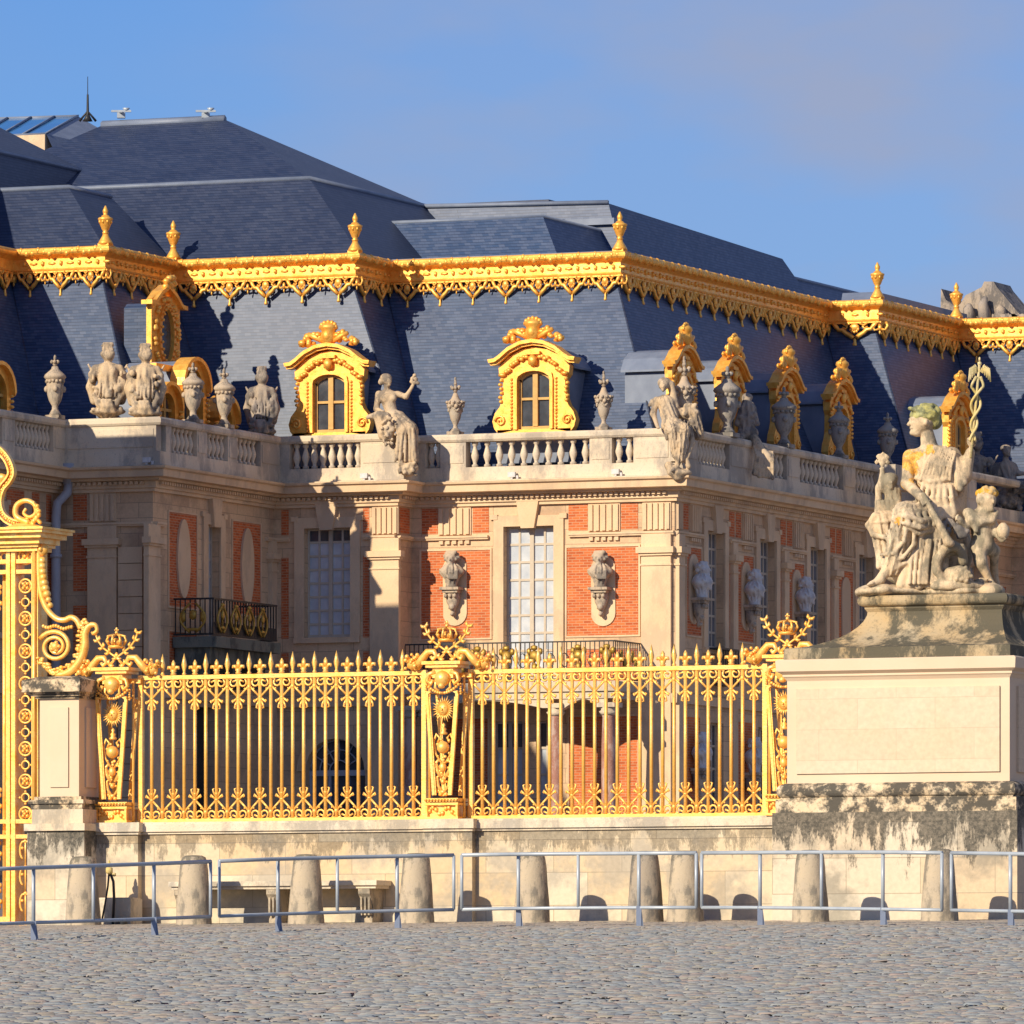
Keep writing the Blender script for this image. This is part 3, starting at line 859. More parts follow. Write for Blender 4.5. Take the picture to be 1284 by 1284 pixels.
# ---- balconies
def iron_balcony_front():
    a0, a1, b0 = BF.a(508, -1.6), BF.a(770, -1.6), -1.6
    m = MB()
    m.box(a0, a1+.05, b0-.05, .5, 9.62, 9.9); m.box(a0+.06, a1-.02, b0+.02, .5, 9.42, 9.62)
    N = 14   # scalloped soffit edge
    for (c0, c1) in ((a0+.3, BF.a(690, -1.6)), (BF.a(704, -1.6), BF.a(757, -1.6))):
        for i in range(N):
            q0, q1 = i/N, (i+1)/N
            h0 = .28*(1-math.sin(PI*q0)); h1 = .28*(1-math.sin(PI*q1))
            x0, x1 = c0+(c1-c0)*q0, c0+(c1-c0)*q1
            m.prism([(x0, 9.42), (x1, 9.42), (x1, 9.4-h1), (x0, 9.4-h0)], b0+.06, b0+.3)
    m.obj('balcony_slab', M['ledge'], palace)
    r = MB()
    z1 = 11.03
    r.box(a0, a1, b0-.02, b0+.02, z1-.04, z1); r.box(a0, a1, b0-.02, b0+.02, 9.95, 9.99)
    r.box(a1-.02, a1+.02, b0+.02, .4, z1-.04, z1); r.box(a1-.02, a1+.02, b0+.02, .4, 9.95, 9.99)
    x = a0
    while x < a1:
        r.box(x-.012, x+.012, b0-.012, b0+.012, 9.99, z1-.04); x += .14
    for k in range(int((a1-a0)/.42)):
        c = a0+.21+k*.42
        for s in (-1, 1):
            r.tube([(c+s*.14*math.cos(q)*(1-q/9), b0, 10.5+s*.2*math.sin(q)) for q in [j*.5 for j in range(11)]], .014, 4)
    y = b0+.1
    while y < .4:
        r.box(a1-.012, a1+.012, y-.012, y+.012, 9.99, z1-.04); y += .14
    rail = r.obj('balcony_rail', M['iron'], palace)
    for px in (580, 600, 636, 671, 726, 762):
        g = MB()
        c = BF.a(px, -1.6)
        g.ball((c, b0-.05, 10.62), (.17, .08, .2)); g.ball((c, b0-.08, 10.85), (.12, .07, .09)); g.ball((c-.17, b0-.04, 10.75), (.08, .05, .12)); g.ball((c+.17, b0-.04, 10.75), (.08, .05, .12))
        g.ball((c, b0-.05, 10.3), (.1, .06, .16)); g.tube([(c, b0-.05, 10.1), (c, b0-.05, 10.9)], .02, 4); g.obj('gilded_ornament', M['gold_dull'], rail)
    g = MB()
    for k in range(6): g.ball((a1+.03, b0+.2+k*.28, 10.5+.12*math.sin(k*2)), (.05, .12, .2))
    g.obj('gilded_ornament', M['gold_dull'], rail)
    for px in (514, 535, 697, 763):
        c = MB()
        ca = BF.a(px, -1.35)
        c.lathe([(.3, 0), (.3, .12), (.24, .2), (.21, .3), (.2, 3.6), (.17, 4.4), (.19, 4.45)], (ca, -1.35, ZB+.3), 16)
        col = c.obj('column', M['pink_marble'], palace)
        c = MB(); c.box(ca-.34, ca+.34, -1.69, -1.01, ZB-.1, ZB+.3); c.obj('column_base', M['ledge'], col)
        c = MB(); c.lathe([(.2, 0), (.27, .1), (.22, .14), (.3, .22)], (ca, -1.35, 8.95), 16); c.box(ca-.3, ca+.3, -1.65, -1.05, 9.17, 9.3)
        c.obj('capital', M['ledge'], col)
iron_balcony_front()
# black and gold balcony on the left return
m = MB(); b0, b1 = BF.b(235, -12.35), BF.b(338, -11.1)
b0 = BF.b(207, -11.1) + .0
b0 = BF.b(275, -11.1); b1 = BF.b(347, -11.1)
b0 = b1 - 4.3
zf = 11.05
m.box(-12.3, -11.0, b0-.05, b1+.05, zf-.3, zf); m.box(-12.3, -11.25, b0+.1, b1-.1, zf-.75, zf-.3)
for y in (b0+.3, (b0+b1)/2, b1-.3): m.box(-12.3, -11.4, y-.18, y+.18, zf-1.3, zf-.75)
m.obj('balcony_slab', M['green_stone'], palace)
r = MB()
for z in (zf+.04, zf+1.02):
    r.box(-11.14, -11.08, b0, b1, z, z+.05); r.box(-12.3, -11.14, b0, b0+.05, z, z+.05); r.box(-12.3, -11.14, b1-.05, b1, z, z+.05)
for k in range(24):
    y = b0+.02+(b1-b0-.04)*k/23; r.box(-11.125, -11.095, y-.015, y+.015, zf+.09, zf+1.02)
for k in range(8):
    x = -12.25+k*.15; r.box(x-.014, x+.014, b0+.01, b0+.04, zf+.09, zf+1.02)
r.box(-11.105, -11.1, b0, b1, zf+.05, zf+.4)
rail = r.obj('balcony_rail', M['iron'], palace)
for k in range(4):
    g = MB(); y = b0+.5+k*.9
    for s in (-1, 1):
        g.tube([(-11.04, y+s*(.08+.24*math.sin(q*.9)), zf+.12+.2*q) for q in [j*.4 for j in range(11)]], .035, 5)
    g.ball((-11.03, y, zf+.6), (.05, .12, .16)); g.ball((-11.03, y, zf+.25), (.05, .16, .06)); g.ball((-11.03, y, zf+.88), (.05, .14, .06)); g.tube([(-11.04, y, zf+.15), (-11.04, y, zf+.9)], .03, 5); g.obj('gilded_ornament', M['gold_dull'], rail)
g = MB()
for s in (-1, 1):
    g.tube([(-11.7+s*(.1+.28*math.sin(q*.8)), b0-.02, zf+.12+.2*q) for q in [j*.4 for j in range(11)]], .035, 5)
    g.ball((-11.7+s*.3, b0-.02, zf+.55), (.09, .04, .2))
g.ball((-11.7, b0-.02, zf+.6), (.13, .05, .17)); g.ball((-11.7, b0-.02, zf+.2), (.3, .04, .05))
g.obj('gilded_ornament', M['gold_dull'], rail)
# small black balcony on the long side
r = MB(); c = wc[0]
for z in (9.95, 10.95): r.box(-.52, -.1, c-.75, c+.75, z, z+.05)
for k in range(12): r.box(-.12, -.09, c-.72+k*.13, c-.7+k*.13, 10, 10.95)
rail = r.obj('balcony_rail', M['iron'], palace)
g = MB(); g.ball((-.06, c, 10.5), (.05, .35, .3)); g.obj('gilded_ornament', M['gold_dull'], rail)

# rain pipe
m = MB(); c = (-15.0, -8.98)
m.tube([(c[0]+.2, c[1]+.05, 15.3), (c[0]+.2, c[1]-.02, 15.0), (c[0], c[1]-.25, 14.7), (c[0]-.02, c[1]-.28, 14.3), (c[0]-.02, c[1]-.28, ZB)], .13, 12)
for z in (13.2, 10.6, 7.5): m.lathe([(.17, 0), (.17, .1)], (c[0]-.02, c[1]-.28, z), 12)
m.obj('rain_pipe', M['zinc'], palace)
m = MB(); m.lathe([(.12, 0), (.3, .25), (.33, .55)], (c[0]+.2, c[1], 15.25), 4); m.obj('rain_hopper', M['zinc'], palace)

# ---- upper roofs over the cornice
def quad(m, *pts): m.add(pts, [tuple(range(len(pts)))])
# central upper roof
Z0 = 22.27
m = MB()
c0 = (-6.3, 6.3); zt0 = 23.85; c1 = (-7.3, 7.3); be_ = BF.b(1088, -7.3)
lf = BF.a(452, 7.3)
quad(m, (-13.0, 6.3, Z0), (*c0, Z0), (*c1, zt0), (lf, 7.3, zt0))
quad(m, (*c0, Z0), (-6.3, be_+1.2, Z0), (-7.3, be_, zt0), (*c1, zt0)); quad(m, (-6.3, be_+1.2, Z0), (lf, be_+1.2, Z0), (lf, be_, zt0), (-7.3, be_, zt0))
quad(m, (lf, 7.3, zt0), (*c1, zt0), (-7.3, be_, zt0), (lf, be_, zt0))
m.obj('upper_roof', M['slate'], palace)
m = MB(); m.tube([(lf, 7.3, zt0), (*c1, zt0), (-7.3, be_, zt0)], .06, 5); m.box(-10.35, -3.3, 3.3, 3.5, 22.26, 22.36); m.obj('roof_flashing', M['lead'], palace)
# left block (big hip roof behind the second cornice)
def hiproof(base, z0, brk, z1, ridge, z2, name='upper_roof'):
    """base, brk: rectangles (a0,a1,b0,b1), ridge: two points"""
    m = MB()
    def rect(r, z): return [(r[0], r[2], z), (r[1], r[2], z), (r[1], r[3], z), (r[0], r[3], z)]
    A, B = rect(base, z0), rect(brk, z1)
    for i in range(4): quad(m, A[i], A[(i+1) % 4], B[(i+1) % 4], B[i])
    r0, r1 = (*ridge[0], z2), (*ridge[1], z2)
    quad(m, B[0], B[1], r1, r0); quad(m, B[1], B[2], r1); quad(m, B[2], B[3], r0, r1); quad(m, B[3], B[0], r0)
    m.obj(name, M['slate_dark'], palace)
    m = MB(); m.tube([B[0], B[1], B[2]], .08, 5); m.tube([r0, r1], .14, 6)
    m.obj('roof_flashing', M['lead'], palace)
c = 3.6
A1 = BF.a(388, 3.6)
zb = BF.z(224, A1, 3.6)
bk = BF.b(547, A1)
R1 = (BF.a(282, 10.5), 10.5); R0 = (BF.a(128, 10.5), 10.5)
hiproof((-27, BF.a(452, 1.0), 1.0, 30), Z0, (-25, A1, 3.6, bk), zb, (R0, R1), BF.z(150, *R1))
# left forward wing upper roof
aw = -20.2
zL = BF.z(228, -20.6, -5.0)
b3 = BF.b(113, -21.4)
hiproof((-40, -20.0, -40, BF.b(134, -20.0)), Z0, (-38, -21.4, -42, b3), BF.z(217, -21.4, b3), ((-27, -44), (-27, b3-6)), BF.z(217, -21.4, b3)+3.5)
# block above the oval window
a5 = BF.a(86, -1.6)
hiproof((-24, BF.a(132, -3.5), -3.5, 1.2), Z0, (-24, a5, -1.6, 1.2), BF.z(235, a5, -1.6), ((-24, .6), (a5-1, .6)), BF.z(235, a5, -1.6)+.1)
# lead strip on the right block
m = MB(); quad(m, (-3.2, 21.2, 22.27), (-1.9, 21.2, 22.27), (-2.3, 22.2, 22.75), (-3.5, 22.2, 22.75)); m.box(-3.4, -2.2, 22.2, 30, 22.27, 22.7); m.obj('upper_roof', M['lead'], palace)

# ================================================================== BUILDINGS BEHIND
def behind(name, label, cat='building'):
    return thing(name, label, cat, BF.world(0, 0, 0), -R(22.5))
rw = behind('rear_wing', 'long dark slate roofed wing behind the central roof, running back to the right')
B0 = 12.0
ac = BF.a(763, B0); zc = BF.z(255, ac, B0); a_l = BF.a(480, B0)
be = BF.b(981, ac); 
m = MB()
zl = BF.z(300, ac, B0)
quad(m, (a_l, B0-.6, zl-1), (ac+.75, B0-.6, zl-1), (ac, B0, zc), (a_l, B0, BF.z(262, a_l, B0)))
quad(m, (ac+.75, B0-.6, zl-1), (ac+.75, be+1.6, zl-1), (ac, be, zc-.35), (ac, B0, zc))
quad(m, (ac+.75, be+1.6, zl-1), (a_l, be+1.6, zl-1), (a_l, be, zc-.35), (ac, be, zc-.35))
quad(m, (a_l, B0, zc), (ac, B0, zc), (ac, be, zc-.35), (a_l, be, zc-.35))
m.obj('roof', M['slate'], rw)
m = MB(); m.box(a_l, ac+.6, B0, be, 4, zl-1); m.obj('wall', M['wall'], rw)
m = MB()
px_r = BF.a(688, B0+3); m.box(BF.a(548, B0+3), px_r, B0+3, B0+20, zc-.3, BF.z(250, px_r, B0+3)); m.obj('roof_light', M['slate_dark'], rw)
m = MB(); m.tube([(a_l, B0-.02, BF.z(261, a_l, B0)+.03), (ac, B0-.02, zc+.03)], .07, 5)
rng = random.Random(2)
x = a_l
while x < ac-.6:
    w_ = rng.uniform(.6, 1.6); m.box(x, x+w_, B0-.35, B0-.05, zc-.75+rng.uniform(0, .1), zc-.55+rng.uniform(0, .15)); x += w_+.05
m.obj('lead_flashing', M['lead'], rw)

# skylight house far left, with antenna
sk = behind('rooftop_skylight', 'glazed blue skylight with brick and stone base on the roof at the far left', 'skylight')
b = 14.0
x0, x1 = BF.a(-60, b), BF.a(58, b); zt, zb2 = BF.z(146, BF.a(98, b+5), b+5)-.85, BF.z(168, x1, b)
m = MB(); 
tl, tr_, br, bl = (BF.a(-20, b+5), b+5, zt+.9), (BF.a(98, b+5), b+5, zt+.85), (x1, b, zb2), (x0, b, zb2)
quad(m, bl, br, tr_, tl)
m.obj('pane', M['glass_blue'], sk)
m = MB()
for k in range(5):
    q = k/4; p0 = Vector(bl).lerp(Vector(br), q); p1 = Vector(tl).lerp(Vector(tr_), q)
    m.tube([p0+Vector((0,0,.03)), p1+Vector((0,0,.03))], .035, 4)
m.tube([tl, tr_], .07, 4); m.tube([bl, br], .06, 4)
m.add([br, (x1+1.3, b+5, zt-.6), tr_, (x1+.3, b, zb2-.6)], [(0, 3, 1, 2)])
m.obj('skylight_frame', M['lead'], sk)
m = MB(); m.box(x0, x1, b-.1, b+.8, zb2-.75, zb2-.02); m.obj('stone_base', M['trim'], sk)
m = MB(); m.box(x0, x1-.2, b, b+.9, zb2-3, zb2-.76); m.obj('brick_base', M['brick'], sk)
# antenna mast on the ridge
m = MB(); pa = BF.world(*(BF.a(110, 10.5), 10.5), 0); za = BF.z(152, BF.a(110, 10.5), 10.5)
m.lathe([(.16, 0), (.08, .15), (.045, .22), (.032, .8), (.014, .82), (.01, 1.35)], (0, 0, 0), 8)
m.tube([(-.25, 0, .0), (0, 0, .3), (.25, 0, 0)], .04, 5)
tag(m.obj('antenna', M['iron'], None, (pa.x, pa.y, za)), 'thin dark antenna mast on the ridge of the big left roof', 'antenna')
for k, (px, lab) in enumerate(((152, 'small grey ridge vent left on the long ridge, just right of the antenna'), (258, 'small grey ridge vent at the right end of the long ridge'))):
    m = MB(); aa = BF.a(px, 10.5); pa = BF.world(aa, 10.5, 0)
    m.box(-.12, .12, -.12, .12, 0, .16); m.box(-.3, .3, -.04, .04, .18, .24); m.box(-.05, .05, -.3, .3, .14, .18); m.lathe([(.03, 0), (.12, .1)], (.15, 0, .2), 8)
    tag(m.obj('ridge_vent', M['galv'], None, (pa.x, pa.y, BF.z(146, aa, 10.5)-.05)), lab, 'roof vent', 'roof vents')

# small floodlights on the ledge
for px, face_, lab in ((462, bU2, 'small pale floodlight on the ledge below the nude statue'), (647, bU3, 'small pale floodlight on the ledge under the central dormer'), (777, bU3, 'small pale floodlight on the ledge near the palace corner'),
                       (190, bU1, 'small pale floodlight on the ledge at the left balustrade corner')):
    fl = MB(); fl.box(-.11, .11, -.05, .05, .06, .2); fl.box(-.03, .03, -.03, .03, 0, .06); fl.box(.14, .2, -.03, .03, .0, .1); fl.tube([(.1, 0, .1), (.17, 0, .06)], .015, 4)
    q3 = face_.loc(face_.t(px), .3); w3 = BF.world(q3[0], q3[1], 15.7)
    tag(fl.obj('floodlight', M['marble_bust'], None, w3, (0, 0, -R(22.5))), lab, 'floodlight', 'small floodlights on the palace ledge')
# sculpted gable on the far right
gb = behind('sculpted_gable', 'grey stone triangular gable with carved relief figures rising behind the cornice at far right', 'gable')
b = 31.0
m = MB()
P = lambda px, py: (BF.a(px, b), BF.z(py, BF.a(px, b), b))
out = [P(1178, 430), P(1180, 362), P(1186, 376), P(1196, 383), P(1204, 381), P(1211, 370), P(1221, 365), P(1231, 360), P(1234, 353), P(1246, 353), P(1250, 360), P(1266, 379), P(1280, 396), P(1297, 418), P(1300, 430)]
m.prism(out, b, b+1.6)
g0 = m.obj('gable_wall', M['statue_grey'], gb)
m = MB(); rng = random.Random(9)
for (px, h) in ((1203, 386), (1219, 370), (1239, 361), (1256, 372), (1266, 384), (1275, 394)):
    x, z = P(px, h); x2, z2 = P(px, 404)
    m.tube([(x, b-.25, z-.3), (x+rng.uniform(-.1, .1), b-.3, (z+z2)/2), (x2, b-.2, z2)], [.07, .16, .24], 8)
for k in range(60):
    x, z = P(rng.uniform(1190, 1284), rng.uniform(396, 410)); m.ball((x, b-.1, z), (rng.uniform(.1, .25), .15, rng.uniform(.05, .12)))
m.obj('relief_figures', M['statue_grey'], gb)
m = MB(); m.box(BF.a(1175, b), 10, b+.2, b+3, 4, P(1200, 425)[1]); m.obj('gable_base', M['wall'], gb)
# ================================================================== SCULPTURE (distance-field modelling -> one continuous mesh)
class Sculpt:
    def __init__(s, h=.03):
        s.h, s.P = h, []
    def cone(s, p0, p1, r0, r1=None, k=.05, folds=None):
        s.P.append(('c', np.array(p0, float), np.array(p1, float), r0, r1 if r1 is not None else r0, k, folds)); return s
    def ell(s, c, r, k=.05, rot=None):
        if not isinstance(r, (tuple, list)): r = (r, r, r)
        s.P.append(('e', np.array(c, float), np.array(r, float), rot, k)); return s
    def path(s, pts, r0, r1=None, k=.03):
        n = len(pts)-1; r1 = r0 if r1 is None else r1
        for i in range(n):
            s.cone(pts[i], pts[i+1], r0+(r1-r0)*i/n, r0+(r1-r0)*(i+1)/n, k)
        return s
    def mesh(s):
        h = s.h; lo, hi = np.full(3, 1e9), np.full(3, -1e9)
        for p in s.P:
            if p[0] == 'c':
                r = max(p[3], p[4]) + .03
                lo = np.minimum(lo, np.minimum(p[1], p[2])-r); hi = np.maximum(hi, np.maximum(p[1], p[2])+r)
            else:
                r = max(p[2]); lo = np.minimum(lo, p[1]-r); hi = np.maximum(hi, p[1]+r)
        lo -= 3*h; hi += 3*h
        n = np.ceil((hi-lo)/h).astype(int)+1
        G = np.full(n, .5, np.float32)
        ax = [lo[i]+h*np.arange(n[i]) for i in range(3)]
        for p in s.P:
            if p[0] == 'c':
                _, a, b, r0, r1, k, fo = p; r = max(r0, r1)+k+3*h+.03
                l, u = np.minimum(a, b)-r, np.maximum(a, b)+r
            else:
                _, c, rr, rot, k = p; r = max(rr)+k+3*h; l, u = c-r, c+r
            i0 = np.maximum(0, np.floor((l-lo)/h).astype(int)); i1 = np.minimum(n, np.ceil((u-lo)/h).astype(int)+1)
            sl = tuple(slice(i0[i], i1[i]) for i in range(3))
            X, Y, Z = np.meshgrid(ax[0][sl[0]], ax[1][sl[1]], ax[2][sl[2]], indexing='ij')
            if p[0] == 'c':
                d = b-a; L2 = max(d.dot(d), 1e-9)
                t = np.clip(((X-a[0])*d[0]+(Y-a[1])*d[1]+(Z-a[2])*d[2])/L2, 0, 1)
                ex, ey, ez = X-a[0]-t*d[0], Y-a[1]-t*d[1], Z-a[2]-t*d[2]
                rad = r0+(r1-r0)*t
                if fo:
                    nf, am, ph = fo
                    dn = d/math.sqrt(L2); u1 = np.cross(dn, [0, 1, .1]); 
                    if np.linalg.norm(u1) < .1: u1 = np.cross(dn, [1, 0, 0])
                    u1 = u1/np.linalg.norm(u1); u2 = np.cross(dn, u1)
                    th = np.arctan2(ex*u2[0]+ey*u2[1]+ez*u2[2], ex*u1[0]+ey*u1[1]+ez*u1[2])
                    rad = rad + am*(np.cos(nf*th+ph+3*t)+.5*np.cos((nf*1.7)*th+ph*2-2*t))
                D = np.sqrt(ex*ex+ey*ey+ez*ez)-rad
            else:
                x, y, z = X-c[0], Y-c[1], Z-c[2]
                if rot is not None:      # rotation in the x-z plane
                    cr, sr = math.cos(rot), math.sin(rot); x, z = x*cr+z*sr, -x*sr+z*cr
                q = np.sqrt((x/rr[0])**2+(y/rr[1])**2+(z/rr[2])**2)
                D = (q-1)*min(rr)
            g = G[sl]; hh = np.maximum(k-np.abs(g-D), 0)/k
            G[sl] = np.minimum(g, D)-hh*hh*k*.25
        S = G < 0
        c8 = [S[i:n[0]-1+i, j:n[1]-1+j, k:n[2]-1+k] for i in (0, 1) for j in (0, 1) for k in (0, 1)]
        sm = sum(c.astype(np.int8) for c in c8); act = (sm > 0) & (sm < 8)
        idx = np.full(act.shape, -1, np.int64); I = np.argwhere(act); idx[act] = np.arange(len(I))
        V = np.zeros((len(I), 3)); cnt = np.zeros(len(I))
        co = [(i, j, k) for i in (0, 1) for j in (0, 1) for k in (0, 1)]
        val = {c: G[I[:, 0]+c[0], I[:, 1]+c[1], I[:, 2]+c[2]] for c in co}
        for a in co:
            for ax_ in range(3):
                if a[ax_] == 0:
                    b = list(a); b[ax_] = 1; b = tuple(b); va, vb = val[a], val[b]
                    m = (va < 0) != (vb < 0); t = np.where(m, va/np.where(m, va-vb, 1), 0)
                    for q in range(3):
                        V[:, q] += np.where(m, a[q]+t*(b[q]-a[q]), 0)
                    cnt += m
        V = (V/cnt[:, None]+I)*h+lo
        F = []
        for ax_ in range(3):
            o1, o2 = (ax_+1) % 3, (ax_+2) % 3
            sl0 = [slice(None)]*3; sl1 = [slice(None)]*3; sl0[ax_] = slice(0, -1); sl1[ax_] = slice(1, None)
            ch = S[tuple(sl0)] != S[tuple(sl1)]
            E_ = np.argwhere(ch)
            E_ = E_[(E_[:, o1] > 0) & (E_[:, o2] > 0) & (E_[:, o1] < n[o1]-1) & (E_[:, o2] < n[o2]-1)]
            ins = S[tuple(E_.T)]
            def at(d1, d2):
                e = E_.copy(); e[:, o1] += d1; e[:, o2] += d2; return idx[tuple(e.T)]
            q = np.stack([at(-1, -1), at(0, -1), at(0, 0), at(-1, 0)], 1)
            q[~ins] = q[~ins][:, ::-1]
            F.append(q)
        F = np.concatenate(F); F = F[(F >= 0).all(1)]
        return V, F
    def obj(s, name, mat, parent=None, loc=None, rz=0):
        V, F = s.mesh()
        me = bpy.data.meshes.new(name)
        me.vertices.add(len(V)); me.vertices.foreach_set('co', V.ravel())
        me.loops.add(F.size); me.loops.foreach_set('vertex_index', F.ravel().astype(np.int32))
        me.polygons.add(len(F)); me.polygons.foreach_set('loop_start', np.arange(0, F.size, 4, dtype=np.int32)); me.polygons.foreach_set('loop_total', np.full(len(F), 4, dtype=np.int32))
        me.polygons.foreach_set('use_smooth', np.ones(len(F), dtype=bool))
        me.update(); me.validate(); me.materials.append(mat)
        o = bpy.data.objects.new(name, me); COL.objects.link(o)
        if parent is not None: o.parent = parent
        if loc is not None: o.location = loc
        o.rotation_euler = (0, 0, rz)
        return o

def head(S, c, r, look=(-1, 0), k=.03):
    """head with brow, nose, lips, chin and ears; look = (x, y) direction of the face"""
    lx, ly = look; n = math.hypot(lx, ly); lx, ly = lx/n, ly/n; rx, ry = -ly, lx
    P_ = lambda f, s_, u: (c[0]+r*(lx*f+rx*s_), c[1]+r*(ly*f+ry*s_), c[2]+r*u)
    S.ell(P_(-.1, 0, .12), (r*.86, r*.86, r*.88), k)
    S.cone(P_(.3, 0, -.15), P_(.38, 0, -.72), r*.6, r*.36, k)
    S.cone(P_(.78, 0, .12), P_(.98, 0, -.2), r*.09, r*.14, .012)
    S.cone(P_(.72, .36, .2), P_(.74, -.36, .2), r*.13, r*.13, .015)
    S.ell(P_(.72, 0, -.78), r*.2, .02)
    S.cone(P_(.82, .13, -.47), P_(.82, -.13, -.47), r*.085, r*.085, .01)
    for s_ in (-1, 1):
        S.ell(P_(-.05, s_*.84, -.1), (r*.17, r*.17, r*.24), .015)
        S.ell(P_(.62, s_*.32, .0), r*.13, .01)
def hand(S, c, d, r, k=.02):
    """closed hand: palm, four bent fingers, thumb"""
    c = Vector(c); d = Vector(d).normalized(); side = d.cross(Vector((0, 1, 0)))
    if side.length < .1: side = Vector((1, 0, 0))
    side.normalize(); fw = Vector((0, -1, 0))
    S.ell(tuple(c), (r, r*.7, r), k)
    for i in range(4):
        b = c + side*r*(.75-.5*i) + fw*r*.5
        m_ = b + d*r*(.9-.08*abs(i-1.3)) + fw*r*.15
        e = m_ + fw*r*.5 - d*r*.35
        S.cone(tuple(b), tuple(m_), r*.24, r*.22, .01); S.cone(tuple(m_), tuple(e), r*.22, r*.18, .01)
    S.cone(tuple(c+side*r*.8), tuple(c+side*r*1.15+d*r*.7+fw*r*.5), r*.27, r*.2, .012)

def lichen_mat(name, spots, base=None, col=(.78, .38, .03)):
    """statue stone with orange lichen growing in patches of its own around given places"""
    t = NT(name)
    c = t.mix(t.ramp(t.noise(1.3, 5), [(.35, (0, 0, 0)), (.65, (1, 1, 1))]), (.68, .54, .37), (.68, .49, .29))
    c = t.mix(t.ramp(t.noise(2.6, 8, .72, stretch=(1, 1, .5)), [(.48, (0, 0, 0)), (.6, (.8, .8, .8))]), c, (.16, .145, .11))
    c = t.mix(t.ramp(t.noise(24, 5, .7), [(.56, (0, 0, 0)), (.66, (.4, .4, .4))]), c, (.2, .19, .15))
    nz_ = t.noise(7, 5, .7)
    for (p, r) in spots:
        v = t.n.new('ShaderNodeVectorMath'); v.operation = 'DISTANCE'; v.inputs[1].default_value = p
        t.link(t.co, v.inputs[0])
        a = t.n.new('ShaderNodeMath'); a.operation = 'MULTIPLY_ADD'; t.link(nz_, a.inputs[0]); a.inputs[1].default_value = r*2.4; t.link(v.outputs['Value'], a.inputs[2])
        f = t.ramp(a.outputs[0], [(0, (1, 1, 1)), (1, (0, 0, 0))])
        mr = t.n.new('ShaderNodeMapRange'); mr.inputs['From Min'].default_value = r*1.98; mr.inputs['From Max'].default_value = r*2.12
        mr.inputs['To Min'].default_value = .85; mr.inputs['To Max'].default_value = 0
        t.link(a.outputs[0], mr.inputs['Value'])
        lc = t.ramp(t.noise(15, 6, .75), [(.4, (col[0]*.55, col[1]*.55, .05)), (.5, col), (.62, (.72, .5, .16))])
        c = t.mix(mr.outputs[0], c, lc)
    t.bump(t.noise(26, 6, .7), .5, .02)
    return t.done(c, .92, spec=.2)

# ------------------------------------------------------------------ the main seated group
GY = 114.9; GS = FOC/GY
gw = Vector(((1150-642)/GS, GY, (1300-742)/GS))
def g(px, py, d=0.0): return ((px-1150)/GS, d, (742-py)/GS)
grp = thing('seated_statue_group', 'big stone group on the pedestal: robed seated woman raising a winged staff, two children', 'statue', gw)
S = Sculpt(.017)
# trunk
S.ell(g(1178, 640, 0), (.34, .3, .26)); S.cone(g(1177, 632), g(1168, 585, -.02), .27, .25, .06, (13, .014, 0))
S.ell(g(1167, 574, 0), (.33, .19, .17)); S.ell(g(1156, 586, -.17), .105); S.ell(g(1177, 588, -.17), .105)
S.cone(g(1166, 562), g(1162, 543), .12, .1)
head(S, g(1156, 529, -.02), .2, (-1, -.22))
# right arm, hand on the rod
S.cone(g(1141, 573, -.03), g(1137, 607, -.12), .105, .082); S.cone(g(1137, 607, -.12), g(1153, 627, -.55), .085, .058)
hand(S, g(1157, 632, -.62), (.5, 0, -.85), .07)
# left arm raised with the staff
S.cone(g(1193, 573, .0), g(1207, 596, -.1), .145, .12); S.cone(g(1207, 598, -.1), g(1216, 568, -.12), .12, .068)
hand(S, g(1218, 556, -.12), (0.2, 0, 1), .066)
# robe: shoulder and sleeve folds
for i, (x0, y0, x1, y1) in enumerate([(1172, 562, 1180, 625), (1178, 562, 1190, 628), (1184, 562, 1196, 622), (1190, 565, 1203, 614), (1195, 570, 1208, 607), (1168, 570, 1150, 600), (1160, 585, 1170, 608)]):
    S.cone(g(x0, y0, -.15+.02*(i % 2)), g(x1, y1, -.24+.03*(i % 3)), .035, .05, .03)
S.path([g(1150, 600, -.2), g(1165, 606, -.27), g(1182, 603, -.25), g(1195, 596, -.18)], .032, .03, .02)
S.path([g(1152, 606, -.2), g(1168, 613, -.27), g(1188, 612, -.25)], .03, .03, .02)
for i in range(6):
    S.path([g(1156+7*i, 611, -.25), g(1152+8*i, 626, -.31), g(1158+7.5*i, 645, -.27)], .03, .038, .025)
# veil falling behind the arm
S.cone(g(1205, 596, .08), g(1203, 655, .05), .1, .09, .04, (9, .012, 1)); S.cone(g(1208, 600, .0), g(1198, 660, -.05), .045, .05, .03)
# seat and mass behind
S.ell(g(1184, 690, .25), (.42, .4, .52), .08); S.ell(g(1150, 705, .2), (.45, .35, .4), .08); S.ell(g(1120, 690, .25), (.22, .25, .4), .08)
# legs under cloth
S.cone(g(1182, 650, -.12), g(1133, 648, -.5), .22, .18, .08, (11, .012, .5)); S.cone(g(1170, 650, .1), g(1104, 656, -.18), .2, .155, .08, (9, .012, 1))
S.cone(g(1133, 650, -.5), g(1117, 714, -.42), .165, .12, .06, (10, .022, .3)); S.cone(g(1104, 658, -.18), g(1112, 708, -.2), .15, .12, .06, (10, .02, 1.3))
S.path([g(1165, 646, -.42), g(1150, 662, -.55), g(1134, 666, -.62), g(1118, 655, -.55)], .035, .03, .02)
S.path([g(1172, 652, -.36), g(1164, 668, -.5), g(1150, 672, -.58), g(1138, 666, -.64)], .035, .03, .02)
S.path([g(1152, 668, -.52), g(1151, 690, -.5), g(1138, 706, -.5), g(1118, 716, -.52), g(1104, 712, -.42)], .035, .03, .022)
S.path([g(1144, 664, -.6), g(1143, 686, -.58), g(1130, 702, -.56), g(1110, 708, -.48)], .03, .026, .02)
